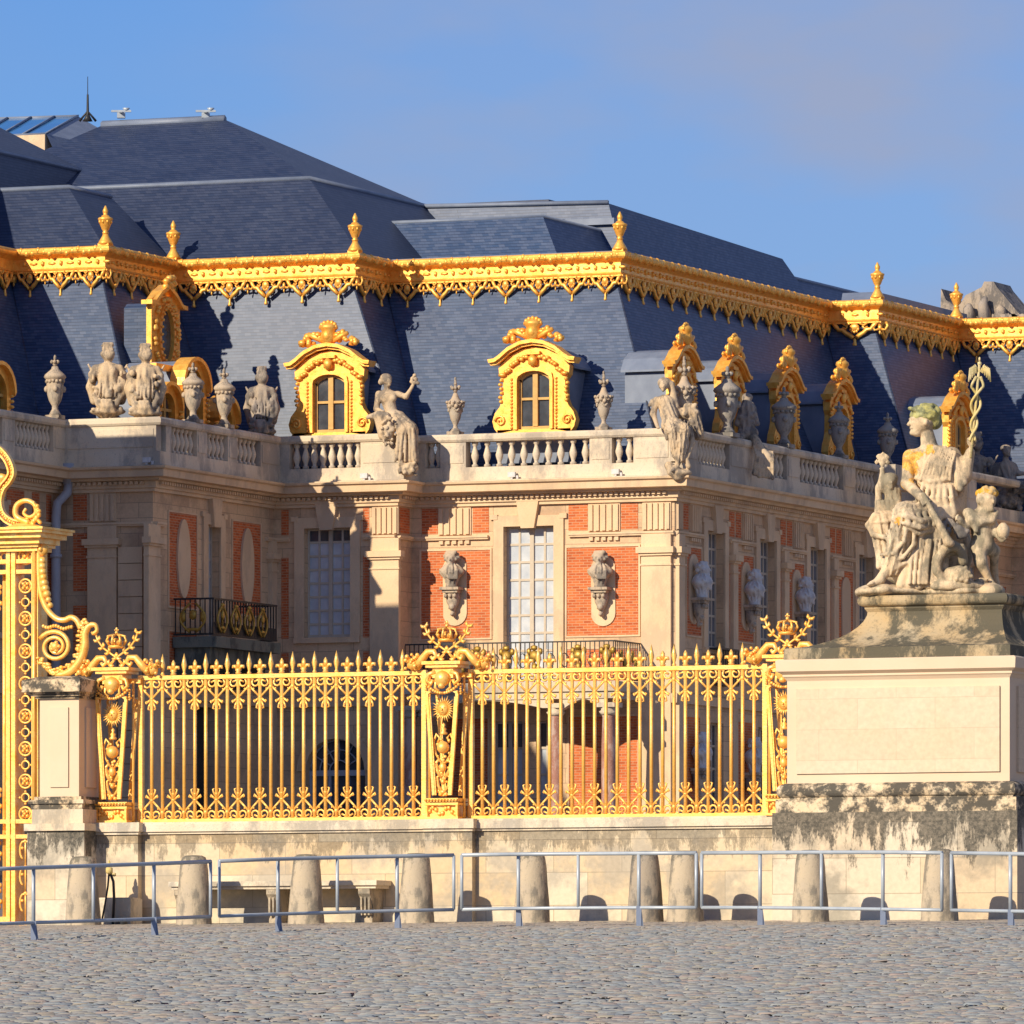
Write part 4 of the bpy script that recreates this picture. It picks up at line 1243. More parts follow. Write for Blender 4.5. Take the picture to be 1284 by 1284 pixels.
S.path([g(1134, 662, -.66), g(1131, 682, -.62), g(1118, 697, -.58), g(1103, 698, -.44)], .028, .024, .02)
S.path([g(1096, 648, -.28), g(1088, 660, -.25), g(1094, 672, -.3), g(1108, 676, -.38)], .05, .035, .03)
S.path([g(1098, 672, -.2), g(1102, 695, -.22), g(1101, 712, -.28)], .06, .045, .03)
for i, (x0, x1) in enumerate([(1158, 1150), (1163, 1163), (1155, 1138), (1170, 1174), (1148, 1128), (1176, 1182)]):
    S.path([g(x0, 664, -.42), g((x0+x1)/2+2, 700, -.4+.03*(i % 2)), g(x1, 736, -.46)], .085, .075, .035)
for i in range(9):      # crisp pleats on chest and sleeve
    S.path([g(1172+3.2*i, 560+.9*i, -.17), g(1160+3.9*i, 582+.6*i, -.275), g(1153+4.6*i, 603, -.25)], .016, .024, .01)
for i in range(7):
    S.path([g(1122-2.5*i, 660+2*i, -.66+.04*i), g(1124-2*i, 684, -.6+.03*i), g(1121-3*i, 712, -.54+.03*i)], .016, .02, .01)
for x in (1140, 1146, 1152, 1157, 1161, 1168, 1173): S.path([g(x+4, 680, -.5), g(x, 708, -.52), g(x-2, 734, -.56)], .022, .03, .015)
for i in range(6):      # cloth drawn in shallow swags over the thighs
    x = 1178-8*i
    S.path([g(x, 634+i, -.25-.06*i), g(x-5, 646+i, -.46-.05*i), g(x-1, 660, -.5-.04*i), g(x+5, 668, -.42-.03*i)], .036, .028, .02)
S.path([g(1190, 640, -.2), g(1176, 652, -.42), g(1152, 657, -.66), g(1134, 650, -.72)], .05, .035, .02)
S.path([g(1186, 652, -.22), g(1170, 662, -.45), g(1150, 665, -.66), g(1130, 660, -.7)], .045, .03, .02)
# foot and sandal
S.cone(g(1112, 716, -.42), g(1100, 730, -.5), .085, .06, .03); S.cone(g(1103, 730, -.5), g(1090, 735, -.56), .06, .04, .03)
for i in range(4): S.cone(g(1092, 734, -.6+.03*i), g(1086, 736, -.62+.03*i), .022, .018, .01)
woman = S.obj('seated_woman', lichen_mat('lichen_woman_stone', [(g(1143, 580, -.1), .2), (g(1165, 568, -.12), .11), (g(1141, 612, -.15), .14), (g(1126, 655, -.6), .08)]), grp)
# wreathed hair
S = Sculpt(.02)
S.ell(g(1161, 521, 0), (.2, .2, .15), .04); S.ell(g(1172, 529, .02), (.11, .14, .11), .04)
rng = random.Random(21)
for i in range(70):
    q = rng.uniform(0, PI*2); e = rng.uniform(-.2, 1.2)
    cx, cy, cz = .185*math.cos(q)*math.cos(e), .18*math.sin(q)*math.cos(e), .155*math.sin(e)
    p = g(1161, 521, 0); S.ell((p[0]+cx, p[1]+cy, p[2]+cz), rng.uniform(.028, .05), .012)
for i in range(9): S.ell(g(1141+2.6*i, 513+.9*i, -.12), (.04, .05, .03), .01)
S.obj('hair', M['wreath'], woman)
# rod lowered to the ground (inverted torch)
S = Sculpt(.02); S.cone(g(1155, 624, -.66), g(1184, 680, -.72), .036, .06, .02); S.ell(g(1187, 685, -.7), (.08, .08, .06)); S.obj('torch', M['lichen_stone'], grp)
# winged staff
m = MB(); p0, p1 = Vector(g(1216.5, 575, -.2)), Vector(g(1227.5, 457, -.16))
m.tube([p0, p1], .02, 8)
ax = (p1-p0)
for s in (0, PI):
    pts = []; rs = []
    for i in range(50):
        q = i/49; r = .035+.075*(q**1.5); 
        if q > .82: r = .11*(1-(q-.82)/.18*.75)
        c = p0+ax*(.18+.68*q); th = s+q*4.2*PI*(1-.25*q)
        pts.append(c+Vector((r*math.cos(th), r*.6*math.sin(th), 0))); rs.append(.02 if q < .95 else .026)
    m.tube(pts, rs, 7)
m.obj('staff', M['bronze'], grp)
m = MB()
for s in (-1, 1):
    for k in range(5):
        m.tube([p1+Vector((s*.02, 0, -.12)), p1+Vector((s*(.06+.018*k), -.01, -.03-.012*k)), p1+Vector((s*(.05+.026*k), -.02, -.14-.03*k))], [.022, .024, .012], 5)
m.ball(p1+Vector((0, 0, -.0)), .035); m.ball(p1+Vector((0, 0, .06)), (.018, .018, .04))
m.obj('staff_wings', M['bronze'], grp)
# small child on the left holding flowers
S = Sculpt(.021)
S.cone(g(1118, 640, .02), g(1119, 616, 0), .13, .1, .04, (8, .012, 0)); head(S, g(1115, 604, -.04), .115, (.3, -1)); S.ell(g(1117, 599, .03), (.11, .1, .07))
S.cone(g(1112, 616, -.02), g(1103, 610, -.05), .05, .042); S.cone(g(1103, 612, -.05), g(1106, 592, -.06), .042, .032); hand(S, g(1106, 589, -.06), (0, 0, 1), .035)
S.cone(g(1125, 616, -.02), g(1127, 632, -.1), .048, .04)
for i in range(5): S.path([g(1101+i*6, 630, -.12), g(1102+i*6, 646, -.14), g(1098+i*7, 654, -.2)], .035, .045, .02)
S.path([g(1101, 612, -.03), g(1102, 630, -.02), g(1100, 650, -.1)], .045, .06, .03)
child = S.obj('small_child', M['lichen_stone'], grp)
S = Sculpt(.018)
for (x, y, r) in [(1106, 577, .05), (1102, 573, .04), (1111, 574, .045), (1106, 582, .04), (1113, 580, .03), (1099, 580, .03), (1107, 570, .03)]:
    for k in range(4): S.ell(g(x+1.8*math.cos(k*1.57), y+1.8*math.sin(k*1.57), -.07), r*.62, .008)
S.cone(g(1106, 590, -.07), g(1106, 578, -.07), .02, .02, .01)
S.obj('flower_bunch', M['lichen_stone'], child)
# cherub on the right
S = Sculpt(.021)
head(S, g(1236, 629, -.25), .165, (.7, -1)); S.cone(g(1234, 640, -.22), g(1231, 648, -.2), .09, .1)
S.cone(g(1229, 652, -.2), g(1231, 676, -.18), .16, .15, .05); S.ell(g(1231, 684, -.18), (.17, .15, .14))
S.cone(g(1220, 652, -.22), g(1209, 662, -.32), .075, .06); S.cone(g(1209, 662, -.32), g(1202, 655, -.42), .06, .045); hand(S, g(1200, 652, -.44), (-1, 0, .3), .045)
S.cone(g(1241, 652, -.2), g(1249, 668, -.22), .07, .06); S.cone(g(1249, 668, -.22), g(1254, 678, -.3), .055, .045); hand(S, g(1256, 678, -.33), (.4, 0, 1), .045)
S.cone(g(1226, 688, -.22), g(1228, 706, -.3), .115, .085); S.cone(g(1228, 706, -.3), g(1240, 730, -.24), .085, .05); S.cone(g(1238, 731, -.24), g(1248, 738, -.36), .05, .042)
S.cone(g(1237, 688, -.15), g(1246, 690, -.1), .11, .08); S.cone(g(1246, 692, -.1), g(1247, 715, .1), .075, .05); S.cone(g(1247, 715, .1), g(1252, 738, .1), .05, .04)
for i in range(4): S.cone(g(1246+i*1.6, 738, -.37), g(1248+i*1.7, 739.5, -.42), .018, .014, .008)
S.path([g(1212, 645, -.3), g(1216, 654, -.36), g(1222, 662, -.34), g(1222, 668, -.36)], .075, .035, .03)
S.path([g(1216, 645, -.3), g(1228, 656, -.36), g(1242, 654, -.33), g(1247, 645, -.28)], .06, .05, .03)
cher = S.obj('cherub', M['lichen_stone'], grp)
S = Sculpt(.02); p = g(1237, 621, -.22)
S.ell(p, (.14, .135, .09), .03)
rng = random.Random(4)
for i in range(46):
    q = rng.uniform(0, 2*PI); e = rng.uniform(-.1, 1.3); S.ell((p[0]+.135*math.cos(q)*math.cos(e), p[1]+.13*math.sin(q)*math.cos(e), p[2]+.09*math.sin(e)), rng.uniform(.025, .042), .01)
S.obj('hair', M['lichen'], cher)
m = MB(); c = g(1256, 668, -.33); m.lathe([(.02, -.13), (.05, -.1), (.085, -.06), (.095, 0), (.09, .05), (.06, .09), (.03, .12)], c, 12)
m.obj('goblet', M['lichen_stone'], cher)
# wheat bundle, cornucopia arch and rosette head
S = Sculpt(.021); rng = random.Random(12)
for i in range(34):
    x = rng.uniform(1168, 1204); y = 664+rng.uniform(-10, 10)+(x-1186)*.12; S.cone(g(x, y, -.38+rng.uniform(-.08, .05)), g(x+rng.uniform(-5, 5), y+rng.uniform(-5, 7), -.42), .035, .02, .012)
for i in range(10): S.ell(g(rng.uniform(1195, 1212), rng.uniform(664, 676), -.42), rng.uniform(.04, .06), .015)
S.obj('wheat_bundle', M['statue_grey'], grp)
S = Sculpt(.021)
S.path([g(1180, 731, -.55), g(1172, 718, -.55), g(1173, 704, -.55), g(1181, 692, -.55), g(1193, 687, -.52), g(1203, 692, -.48), g(1206, 706, -.42)], .062, .07, .03)
S.path([g(1178, 726, -.42), g(1176, 708, -.42), g(1184, 696, -.42), g(1198, 694, -.4)], .05, .05, .03)
for i in range(7): S.ell(g(1184+3.4*i, 684.5+.4*i, -.5), (.035, .06, .03), .01)
S.cone(g(1182, 724, -.42), g(1200, 724, -.55), .1, .14, .04)
p = g(1205, 724, -.6)
S.ell(p, .1, .03)
for i in range(14):
    q = i*2.4; r = .035+.085*(i/14); S.ell((p[0]+r*math.cos(q), p[1]-.07, p[2]+r*math.sin(q)), .035, .008)
S.path([g(1170, 737, -.55), g(1190, 737, -.6), g(1212, 737, -.58), g(1226, 738, -.5)], .07, .06, .04)
S.obj('cornucopia', M['lichen_stone'], grp)
# rocky base
S = Sculpt(.03); rng = random.Random(31)
for i in range(26):
    x = 1088+i*6.0; S.ell(g(x, 744-rng.uniform(0, 2), rng.uniform(-.45, .35)), (rng.uniform(.16, .26), rng.uniform(.2, .3), rng.uniform(.07, .13)), .03)
for i in range(18):
    S.ell(g(1092+i*8.4, 744, .1), (.22, .5, .08), .03)
for i in range(8): S.cone(g(1218+rng.uniform(-6, 10), 738, -.4+i*.04), g(1226+rng.uniform(-8, 14), 728, -.38), .05, .02, .02)
S.obj('rock_base', M['lichen_stone'], grp)

# ------------------------------------------------------------------ figures on the palace balustrade
def bfig(px, py, a_or_b, name, label, group='statues on the palace balustrade', frame=None):
    """root placed where pixel (px, py) meets the coping line; returns root and a pixel->local mapping"""
    face, n = a_or_b
    t = face.t(px, n); a, b, _ = face.loc(t, n)
    w = BF.world(a, b, 0); sc_ = FOC/w.y; z = (1300-py)/sc_
    root = thing(name, label, 'statue', (w.x, w.y, z), 0, group)
    return root, (lambda x, y, d=0.0: ((x-px)/sc_, d, (py-y)/sc_))
# reclining water goddess
root, q_ = bfig(495, 545, (bU2, .1), 'seated_nude_statue', 'pale nude woman statue with raised arm, seated on the balustrade left of the central dormer')
S = Sculpt(.032)
head(S, q_(486, 478, -.1), .15, (.75, -.8)); S.ell(q_(484, 474, -.05), (.17, .17, .13)); S.ell(q_(478, 479, 0), .09); S.cone(q_(485, 485, -.05), q_(486, 490, 0), .08, .09)
S.ell(q_(486, 495, 0), (.3, .17, .13)); S.cone(q_(485, 498, 0), q_(491, 517, -.05), .2, .17, .08); S.ell(q_(482, 501, -.14), .1); S.ell(q_(493, 500, -.14), .1); S.ell(q_(495, 523, -.1), (.26, .22, .18))
S.cone(q_(475, 494, 0), q_(472, 513, -.05), .095, .08); S.cone(q_(472, 513, -.05), q_(484, 520, -.3), .075, .05); hand(S, q_(486, 521, -.32), (1, 0, -.2), .05)
S.cone(q_(499, 494, 0), q_(509, 498, -.1), .09, .075); S.cone(q_(509, 498, -.1), q_(516, 487, -.15), .07, .05); hand(S, q_(517, 485, -.15), (.3, 0, 1), .05)
for (x, y) in ((519, 481), (522, 476), (517, 475), (524, 481), (520, 471), (516, 479)): S.ell(q_(x, y, -.15), (.06, .05, .055), .02)
S.cone(q_(496, 526, -.15), q_(505, 541, -.5), .19, .16, .06, (9, .015, 0)); S.cone(q_(500, 524, -.1), q_(516, 538, -.45), .18, .15, .06, (9, .015, 0))
S.cone(q_(505, 543, -.5), q_(500, 575, -.42), .15, .1, .05, (8, .02, 0)); S.cone(q_(517, 541, -.45), q_(519, 578, -.4), .15, .13, .05, (9, .022, 1))
for i in range(5): S.path([q_(498+i*5, 536+i, -.6), q_(499+i*5, 556, -.56), q_(496+i*6, 580, -.48)], .035, .04, .02)
S.obj('figure', M['statue'], root)
S = Sculpt(.032); rng = random.Random(5)
S.path([q_(462, 524, -.3), q_(474, 521, -.3), q_(484, 523, -.3)], .07, .13, .04); S.cone(q_(476, 524, -.3), q_(480, 548, -.4), .16, .12)
for i in range(60): S.ell(q_(487+rng.gauss(0, 4.5), 541+rng.gauss(0, 7.5), -.5+rng.uniform(-.1, .05)), rng.uniform(.035, .06), .01)
S.ell(q_(487, 541, -.42), (.18, .15, .3))
for i in range(46): S.ell(q_(512+rng.uniform(-11, 11), 590+rng.uniform(-8, 7), -.45+rng.uniform(-.12, .05)), rng.uniform(.035, .065), .012)
S.ell(q_(512, 590, -.4), (.25, .15, .2))
S.path([q_(497, 565, -.45), q_(503, 580, -.45), q_(508, 592, -.45)], .06, .05, .03)
S.obj('urn_and_garlands', M['statue'], root)
# veiled woman on the corner
root, q_ = bfig(845, 543, (bU3, .15), 'veiled_seated_statue', 'stone statue of a veiled seated woman on the balustrade corner, legs hanging over the ledge')
S = Sculpt(.032)
head(S, q_(832, 485, -.15), .15, (-.15, -1)); S.ell(q_(833, 480, -.0), (.19, .18, .16)); S.path([q_(841, 482, 0), q_(844, 495, .0), q_(848, 510, 0)], .11, .09, .04)
S.ell(q_(834, 503, -.05), (.3, .18, .14)); S.cone(q_(834, 505, -.05), q_(841, 528, -.1), .21, .23, .06, (11, .02, 0)); S.ell(q_(843, 534, -.1), (.32, .26, .2))
S.cone(q_(823, 502, -.05), q_(819, 519, -.1), .1, .085); S.cone(q_(819, 519, -.1), q_(824, 535, -.2), .08, .055); hand(S, q_(825, 537, -.22), (.2, 0, -1), .05)
S.path([q_(818, 503, 0), q_(815, 508, 0)], .07, .05)
S.cone(q_(845, 534, -.2), q_(856, 540, -.6), .21, .17, .06, (10, .02, 0)); S.cone(q_(840, 534, -.2), q_(842, 540, -.6), .19, .15, .06, (10, .02, 1))
S.cone(q_(857, 542, -.6), q_(852, 577, -.5), .16, .12, .05, (9, .025, 0)); S.cone(q_(843, 542, -.6), q_(846, 572, -.5), .13, .1, .05, (9, .02, 2))
S.path([q_(864, 540, -.4), q_(868, 556, -.4), q_(862, 574, -.45)], .1, .06, .04); S.path([q_(835, 540, -.45), q_(836, 552, -.45)], .07, .05)
for i in range(6): S.path([q_(838+i*5, 524+i, -.32), q_(840+i*4, 535+i, -.5)], .03, .03, .02)
S.cone(q_(851, 576, -.5), q_(848, 588, -.5), .09, .06); S.cone(q_(848, 587, -.5), q_(842, 592, -.62), .06, .045); S.path([q_(859, 575, -.45), q_(863, 586, -.45)], .07, .08)
S.ell(q_(852, 594, -.35), (.35, .25, .12)); S.cone(q_(838, 585, -.35), q_(850, 596, -.35), .12, .2)
S.cone(q_(845, 515, .1), q_(866, 520, .1), .14, .16); S.ell(q_(866, 514, .05), (.2, .2, .2)); S.cone(q_(870, 520, .05), q_(876, 545, .05), .17, .14, .05, (9, .03, 0))
head(S, q_(861, 510, .0), .11, (-.5, -1))
rng = random.Random(6)
for i in range(22): S.ell(q_(868+rng.uniform(-9, 9), 520+rng.uniform(-12, 22), -.08), rng.uniform(.04, .08), .02)
S.obj('figure', M['statue'], root)
# armour trophies
def trophy(px, py, face_n, label, seed, h=1.9, w=1.0, mat='statue'):
    root, q_ = bfig(px, py, face_n, 'armour_trophy', label, 'armour trophies on the balustrade')
    S = Sculpt(.034); rng = random.Random(seed); u = h*FOC/227/90.0
    P_ = lambda x, y, d=0.0: q_(px+x*u*w, py-y*u, d)
    S.ell(P_(0, 3, 0), (.5*w, .34, .12)); S.cone(P_(0, 6, .05), P_(0, 30, .05), .3*w, .2*w, .06, (9, .03, seed))
    S.cone(P_(0, 30, 0), P_(0, 52, 0), .25*w, .3*w, .06, (7, .025, seed)); S.ell(P_(0, 60, 0), (.36*w, .22, .17)); S.cone(P_(0, 64), P_(1, 72), .1, .09)
    S.ell(P_(1, 77, -.02), (.17, .19, .17)); S.cone(P_(-5, 79, -.08), P_(6, 80, -.08), .1, .08); 
    for k in range(5): S.ell(P_(-5+2.6*k, 86+1.2*math.sin(k), .02), .07, .02)
    for s in (-1, 1):
        S.path([P_(s*16, 60, 0), P_(s*21, 52, .0), P_(s*20, 44, -.05)], .11, .08, .04)
        S.path([P_(s*19, 50, .1), P_(s*23, 36, .12), P_(s*18, 18, .12)], .12, .12, .05)
        S.path([P_(s*14, 30, -.1), P_(s*17, 22, -.15), P_(s*12, 12, -.2), P_(s*7, 8, -.25)], .08, .07, .04)
        S.cone(P_(s*17, 50, .05), P_(s*26, 66, .1), .05, .03, .02)
    for k in range(34): S.ell(P_(rng.uniform(-19, 19), rng.uniform(4, 60), -.2+rng.uniform(-.05, .08)), (rng.uniform(.04, .09), .07, rng.uniform(.04, .13)), .015)
    sh = 1 if seed % 2 else -1
    S.ell(P_(sh*17, 34, -.12), (.2, .09, .34), .02); S.ell(P_(sh*17, 34, -.2), (.08, .06, .12), .02)
    for k in range(6): S.path([P_(-3+1.3*k, 88, .0), P_(-5+2.2*k, 93, .03), P_(-8+3*k, 90, .12)], .05, .03, .015)
    for k in range(5): S.path([P_(-10+5*k, 50, -.2), P_(-9+5*k, 36, -.24), P_(-11+5.4*k, 22, -.24)], .03, .035, .02)
    for k in range(3): S.path([P_(-6+5*k, 16, -.3), P_(-4+5*k, 9, -.34), P_(-1+5*k, 2, -.3)], .07, .06, .03)
    S.obj('figure', M[mat], root)
trophy(135, 519, (bU1, -.1), 'pale armour trophy statue with helmet, left one of the pair at the left balustrade corner', 1)
trophy(182, 521, (bU1, -.1), 'armour trophy statue with crested head, right one of the pair at the left balustrade corner', 4, 1.92, .95)
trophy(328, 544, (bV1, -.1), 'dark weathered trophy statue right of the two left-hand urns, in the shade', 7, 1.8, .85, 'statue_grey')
for k_ in range(3): trophy(-45-k_*34, 512-k_*6, (bV0, 0), ['armour trophy statue beyond the left edge, nearest the corner', 'armour trophy statue beyond the left edge, second', 'armour trophy statue beyond the left edge, third'][k_], 20+k_, 2.1)  # unseen trophies added past the left edge to shade the corner front
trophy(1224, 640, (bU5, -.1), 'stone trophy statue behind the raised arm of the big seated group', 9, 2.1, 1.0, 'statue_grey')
# dark crouching figure with drapery falling over the rail of the long side
root, q_ = bfig(940, 556, (bV3, .05), 'crouching_statue', 'dark crouching statue on the side balustrade with cloth falling over the ledge')
S = Sculpt(.034); rng = random.Random(14)
head(S, q_(936, 503, 0), .14, (.5, -1)); S.ell(q_(937, 498, .05), (.16, .16, .12)); S.cone(q_(937, 512), q_(936, 536), .2, .22, .05, (8, .03, 0)); S.ell(q_(938, 543, 0), (.3, .28, .22))
S.cone(q_(930, 514), q_(924, 532, -.1), .1, .08); S.cone(q_(944, 512), q_(948, 528, -.1), .1, .08); S.cone(q_(932, 545, -.1), q_(926, 553, -.3), .15, .1)
for i in range(20): S.ell(q_(938+rng.uniform(-12, 12), 530+rng.uniform(-14, 22), -.15), rng.uniform(.05, .09), .02)
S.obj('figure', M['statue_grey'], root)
S = Sculpt(.034)
S.path([q_(945, 550, -.2), q_(952, 562, -.4), q_(962, 575, -.5), q_(958, 590, -.5)], .14, .1, .05)
for i in range(7): S.path([q_(944+i*4, 556+i*2, -.35), q_(948+i*3.4, 574+i, -.6), q_(944+i*4, 596+i, -.6)], .045, .05, .02)
for i in range(16): S.ell(q_(955+rng.uniform(-10, 10), 592+rng.uniform(-7, 7), -.6), rng.uniform(.05, .08), .02)
S.obj('falling_cloth', M['statue'], root)
# seated man far right
root, q_ = bfig(1262, 632, (bU5, .1), 'seated_man_statue', 'statue of a reclining man on a heap of trophies at the far right balustrade')
S = Sculpt(.034)
head(S, q_(1262, 567, -.1), .15, (.7, -.7)); S.ell(q_(1261, 562, -.05), (.17, .16, .11)); S.cone(q_(1261, 574), q_(1261, 580), .09, .1)
S.ell(q_(1262, 585, 0), (.3, .18, .14)); S.cone(q_(1262, 586), q_(1266, 604), .22, .22, .05, (8, .02, 0)); S.cone(q_(1271, 584, 0), q_(1276, 594, -.1), .1, .08); S.cone(q_(1276, 594, -.1), q_(1290, 594, -.2), .075, .055); hand(S, q_(1292, 594, -.2), (1, 0, 0), .05)
S.cone(q_(1253, 584), q_(1248, 598, -.05), .1, .08); S.ell(q_(1250, 590, .1), (.25, .2, .25)); S.ell(q_(1266, 612, 0), (.4, .3, .25))
S.cone(q_(1268, 610, -.1), q_(1290, 612, -.4), .2, .16, .05, (9, .02, 0)); S.ell(q_(1262, 628, 0), (.55, .35, .3))
rng = random.Random(15)
for i in range(50): S.ell(q_(1262+rng.uniform(-22, 22), 620+rng.uniform(-14, 18), -.22+rng.uniform(-.1, .05)), rng.uniform(.05, .1), .02)
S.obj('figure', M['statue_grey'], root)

# ------------------------------------------------------------------ urns on the balustrade
def urn_flower():
    m = MB(); m.box(-.2, .2, -.2, .2, 0, .09)
    m.lathe([(.17, .09), (.14, .13), (.07, .2), (.06, .27), (.09, .33), (.15, .45), (.19, .62), (.2, .78), (.24, .86), (.26, .92), (.2, .96), (.13, 1.02), (.09, 1.1), (.06, 1.18)], seg=16)
    rng = random.Random(2)
    for k in range(12):
        q = 2*PI*k/12; m.ball((.21*math.cos(q), .21*math.sin(q), .83+.03*math.sin(k*3)), rng.uniform(.06, .085)); m.ball((.26*math.cos(q+.2), .26*math.sin(q+.2), .92), .05)
    for k in range(4):
        q = PI/2*k+.6; 
        for j in range(5): m.ball((.2*math.cos(q+.14*j-.3), .2*math.sin(q+.14*j-.3), .72-.05*math.sin(PI*j/4)), .04)
    for k in range(6): q = 2*PI*k/6; m.ball((.1*math.cos(q), .1*math.sin(q), 1.32), .06); 
    m.ball((0, 0, 1.26), .08); m.tube([(0, 0, 1.1), (0, 0, 1.55)], .04, 6); m.ball((0, 0, 1.44), (.06, .06, .07)); m.ball((0, 0, 1.58), (.04, .04, .07))
    for s in (-1, 1): m.ball((s*.12, 0, 1.36), (.06, .05, .05))
    return m
def urn_lidded():
    m = MB(); m.box(-.22, .22, -.22, .22, 0, .1)
    m.lathe([(.19, .1), (.15, .16), (.09, .26), (.09, .34), (.18, .48), (.23, .64), (.25, .9), (.23, 1.0), (.29, 1.05), (.33, 1.1), (.3, 1.16), (.2, 1.24), (.12, 1.3), (.09, 1.38)], seg=16)
    for k in range(14):
        q = 2*PI*k/14; m.ball((.24*math.cos(q), .24*math.sin(q), .98+.02*(k % 2)), .06)
    for k in range(4):
        q = PI/2*k+.5; m.ball((.25*math.cos(q), .25*math.sin(q), .78), (.08, .08, .1))
    for k in range(5): q = 2*PI*k/5; m.ball((.09*math.cos(q), .09*math.sin(q), 1.5), .06)
    m.ball((0, 0, 1.44), .08); m.ball((0, 0, 1.6), (.05, .05, .1)); m.ball((.1, 0, 1.5), .05); m.ball((-.1, 0, 1.5), .05)
    return m
uf = urn_flower().obj('stone_urn', M['urn']); ul = urn_lidded().obj('stone_urn', M['urn'])
M['urn_dark'] = weathered('sooty_urn_stone', (.33, .3, .27), (.38, .33, .27), (.12, .115, .11), None, .8, 2.4)  # darker version of the urn stone for the side balustrade
ud = urn_lidded().obj('stone_urn', M['urn_dark'])
ulist = [(uf, 571, bU3, 'pale flower-topped urn on the balustrade left of the central dormer'), (uf, 757, bU3, 'pale flower-topped urn on the balustrade right of the central dormer'),
         (ul, 69, bV0, 'leftmost lidded stone urn, on the shaded left balustrade'), (ul, 242, bV1, 'lidded urn in front of the tall arched gilded dormer on the left'),
         (ul, 281, bV1, 'lidded urn between the tall arched dormer and the dark trophy statue'), (uf, 858, bV3, 'dark urn right behind the veiled corner statue'),
         (ud, 912, bV3, 'sooty urn on the side balustrade, left of the crouching statue'), (ud, 983, bV3, 'sooty urn on the side balustrade, right of the crouching statue'),
         (ud, 1052, bV3, 'sooty urn before the fourth side dormer'), (ud, 1113, bV3, 'grey urn on the balustrade just left of the big statue head'),
         (ud, -8, bV0, 'urn at the left picture edge')]
seen = set()
for src, px, face, lab in ulist:
    if px < 0: continue
    t_ = face.t(px); a, b, _ = face.loc(t_)
    o = src if src.name not in seen else src.copy()
    if src.name in seen: COL.objects.link(o)
    seen.add(src.name)
    o.location = BF.world(a, b, 17.02); o.rotation_euler = (0, 0, -R(22.5))
    sc_ = {571: (.95, .95, 1.0), 757: (.95, .95, 1.02), 69: (.95, .95, 1.05), 858: (1.2, 1.2, 1.25), 912: (1.25, 1.25, 1.2), 983: (1.15, 1.15, 1.05), 1113: (1, 1, .98)}.get(px, (1, 1, 1))
    o.scale = sc_; tag(o, lab, 'urn', 'stone urns on the palace balustrade')
# ------------------------------------------------------------------ busts on wall brackets
def bust_obj(mat):
    S = Sculpt(.02)
    head(S, (0, -.06, .74), .17, (.25, -1), .02); S.ell((0, .05, .8), (.165, .15, .13), .02); S.cone((-.1, -.02, .9), (.12, -.06, .9), .06, .06, .02); S.cone((0, 0, .6), (0, 0, .5), .085, .1)
    S.ell((0, .02, .4), (.33, .2, .16)); S.cone((0, 0, .38), (0, 0, .2), .26, .16, .05, (11, .02, 0)); S.cone((0, 0, .2), (0, 0, .04), .1, .15)
    for k in range(8): S.ell((.17*math.cos(k*.8), .02+.1*math.sin(k*.8), .78+.08*math.sin(k*1.7)), .055, .012)
    for i in range(5): S.path([(-.26+.03*i, -.12, .46-.03*i), (-.05+.02*i, -.22, .34-.03*i), (.22, -.16, .42-.05*i)], .025, .025, .015)
    o = S.obj('bust', M[mat])
    return o
bs, bm_ = bust_obj('urn'), bust_obj('marble_bust')
m = MB(); m.box(-.25, .25, -.4, .0, -.07, 0)
m.box(-.2, .2, -.34, .0, -.14, -.07); m.lathe([(.02, -.75), (.07, -.7), (.05, -.62), (.1, -.5), (.16, -.38), (.2, -.14)], (0, -.12, 0), 12, sq=(1, .9))
for k in (-.12, 0, .12): m.ball((k, -.3, -.22), (.05, .06, .07))
m.ball((0, -.2, -.5), (.1, .08, .1)); m.ball((0, -.18, -.68), (.06, .06, .06))
brk = m.obj('wall_bracket', M['urn'])
blist = [(571, U3, 737, 'statue bust in front of the left red brick panel, above the middle pilaster crown', bs), (757, U3, 737, 'stone bust on a bracket in front of the right red brick panel', bs)]
used_b = {}
def place_bust(src, w, rz, lab):
    o = src if src.name not in used_b else src.copy()
    k_ = brk if 'k' not in used_b else brk.copy()
    if src.name in used_b: COL.objects.link(o)
    if 'k' in used_b: COL.objects.link(k_)
    used_b[src.name] = used_b['k'] = 1
    r = thing('wall_bust', lab, 'bust', w, rz, 'busts on wall brackets')
    o.parent = r; k_.parent = r; o.location = (0, -.24, 0); k_.location = (0, 0, 0); o.scale = (1.15, 1.1, 1.08); k_.scale = (1.15, 1.1, 1.1)
for px, face, py, lab, src in blist:
    t_ = face.t(px); place_bust(src, BF.world(t_, face.c-.05, face.z(py, t_)), -R(22.5), lab)
sidel = ['grey marble bust nearest the palace corner on the shaded long side, upper row', 'second marble bust from the palace corner on the shaded side, upper row',
         'third marble bust from the palace corner on the shaded side, upper row', 'marble bust of the shaded side half hidden by the big statue']
for i, c in enumerate(wc[:3]):
    place_bust(bm_, BF.world(V3.c+.05, c-1.75, 12.35), PI/2-R(22.5), sidel[i])
lowl = ['lower marble bust seen through the fence bars, nearest the palace corner', 'lower marble bust seen through the fence bars beside the right pilaster']
for i, c in enumerate(wc[:2]):
    place_bust(bm_, BF.world(V3.c+.05, c-1.75, 7.55), PI/2-R(22.5), lowl[i])
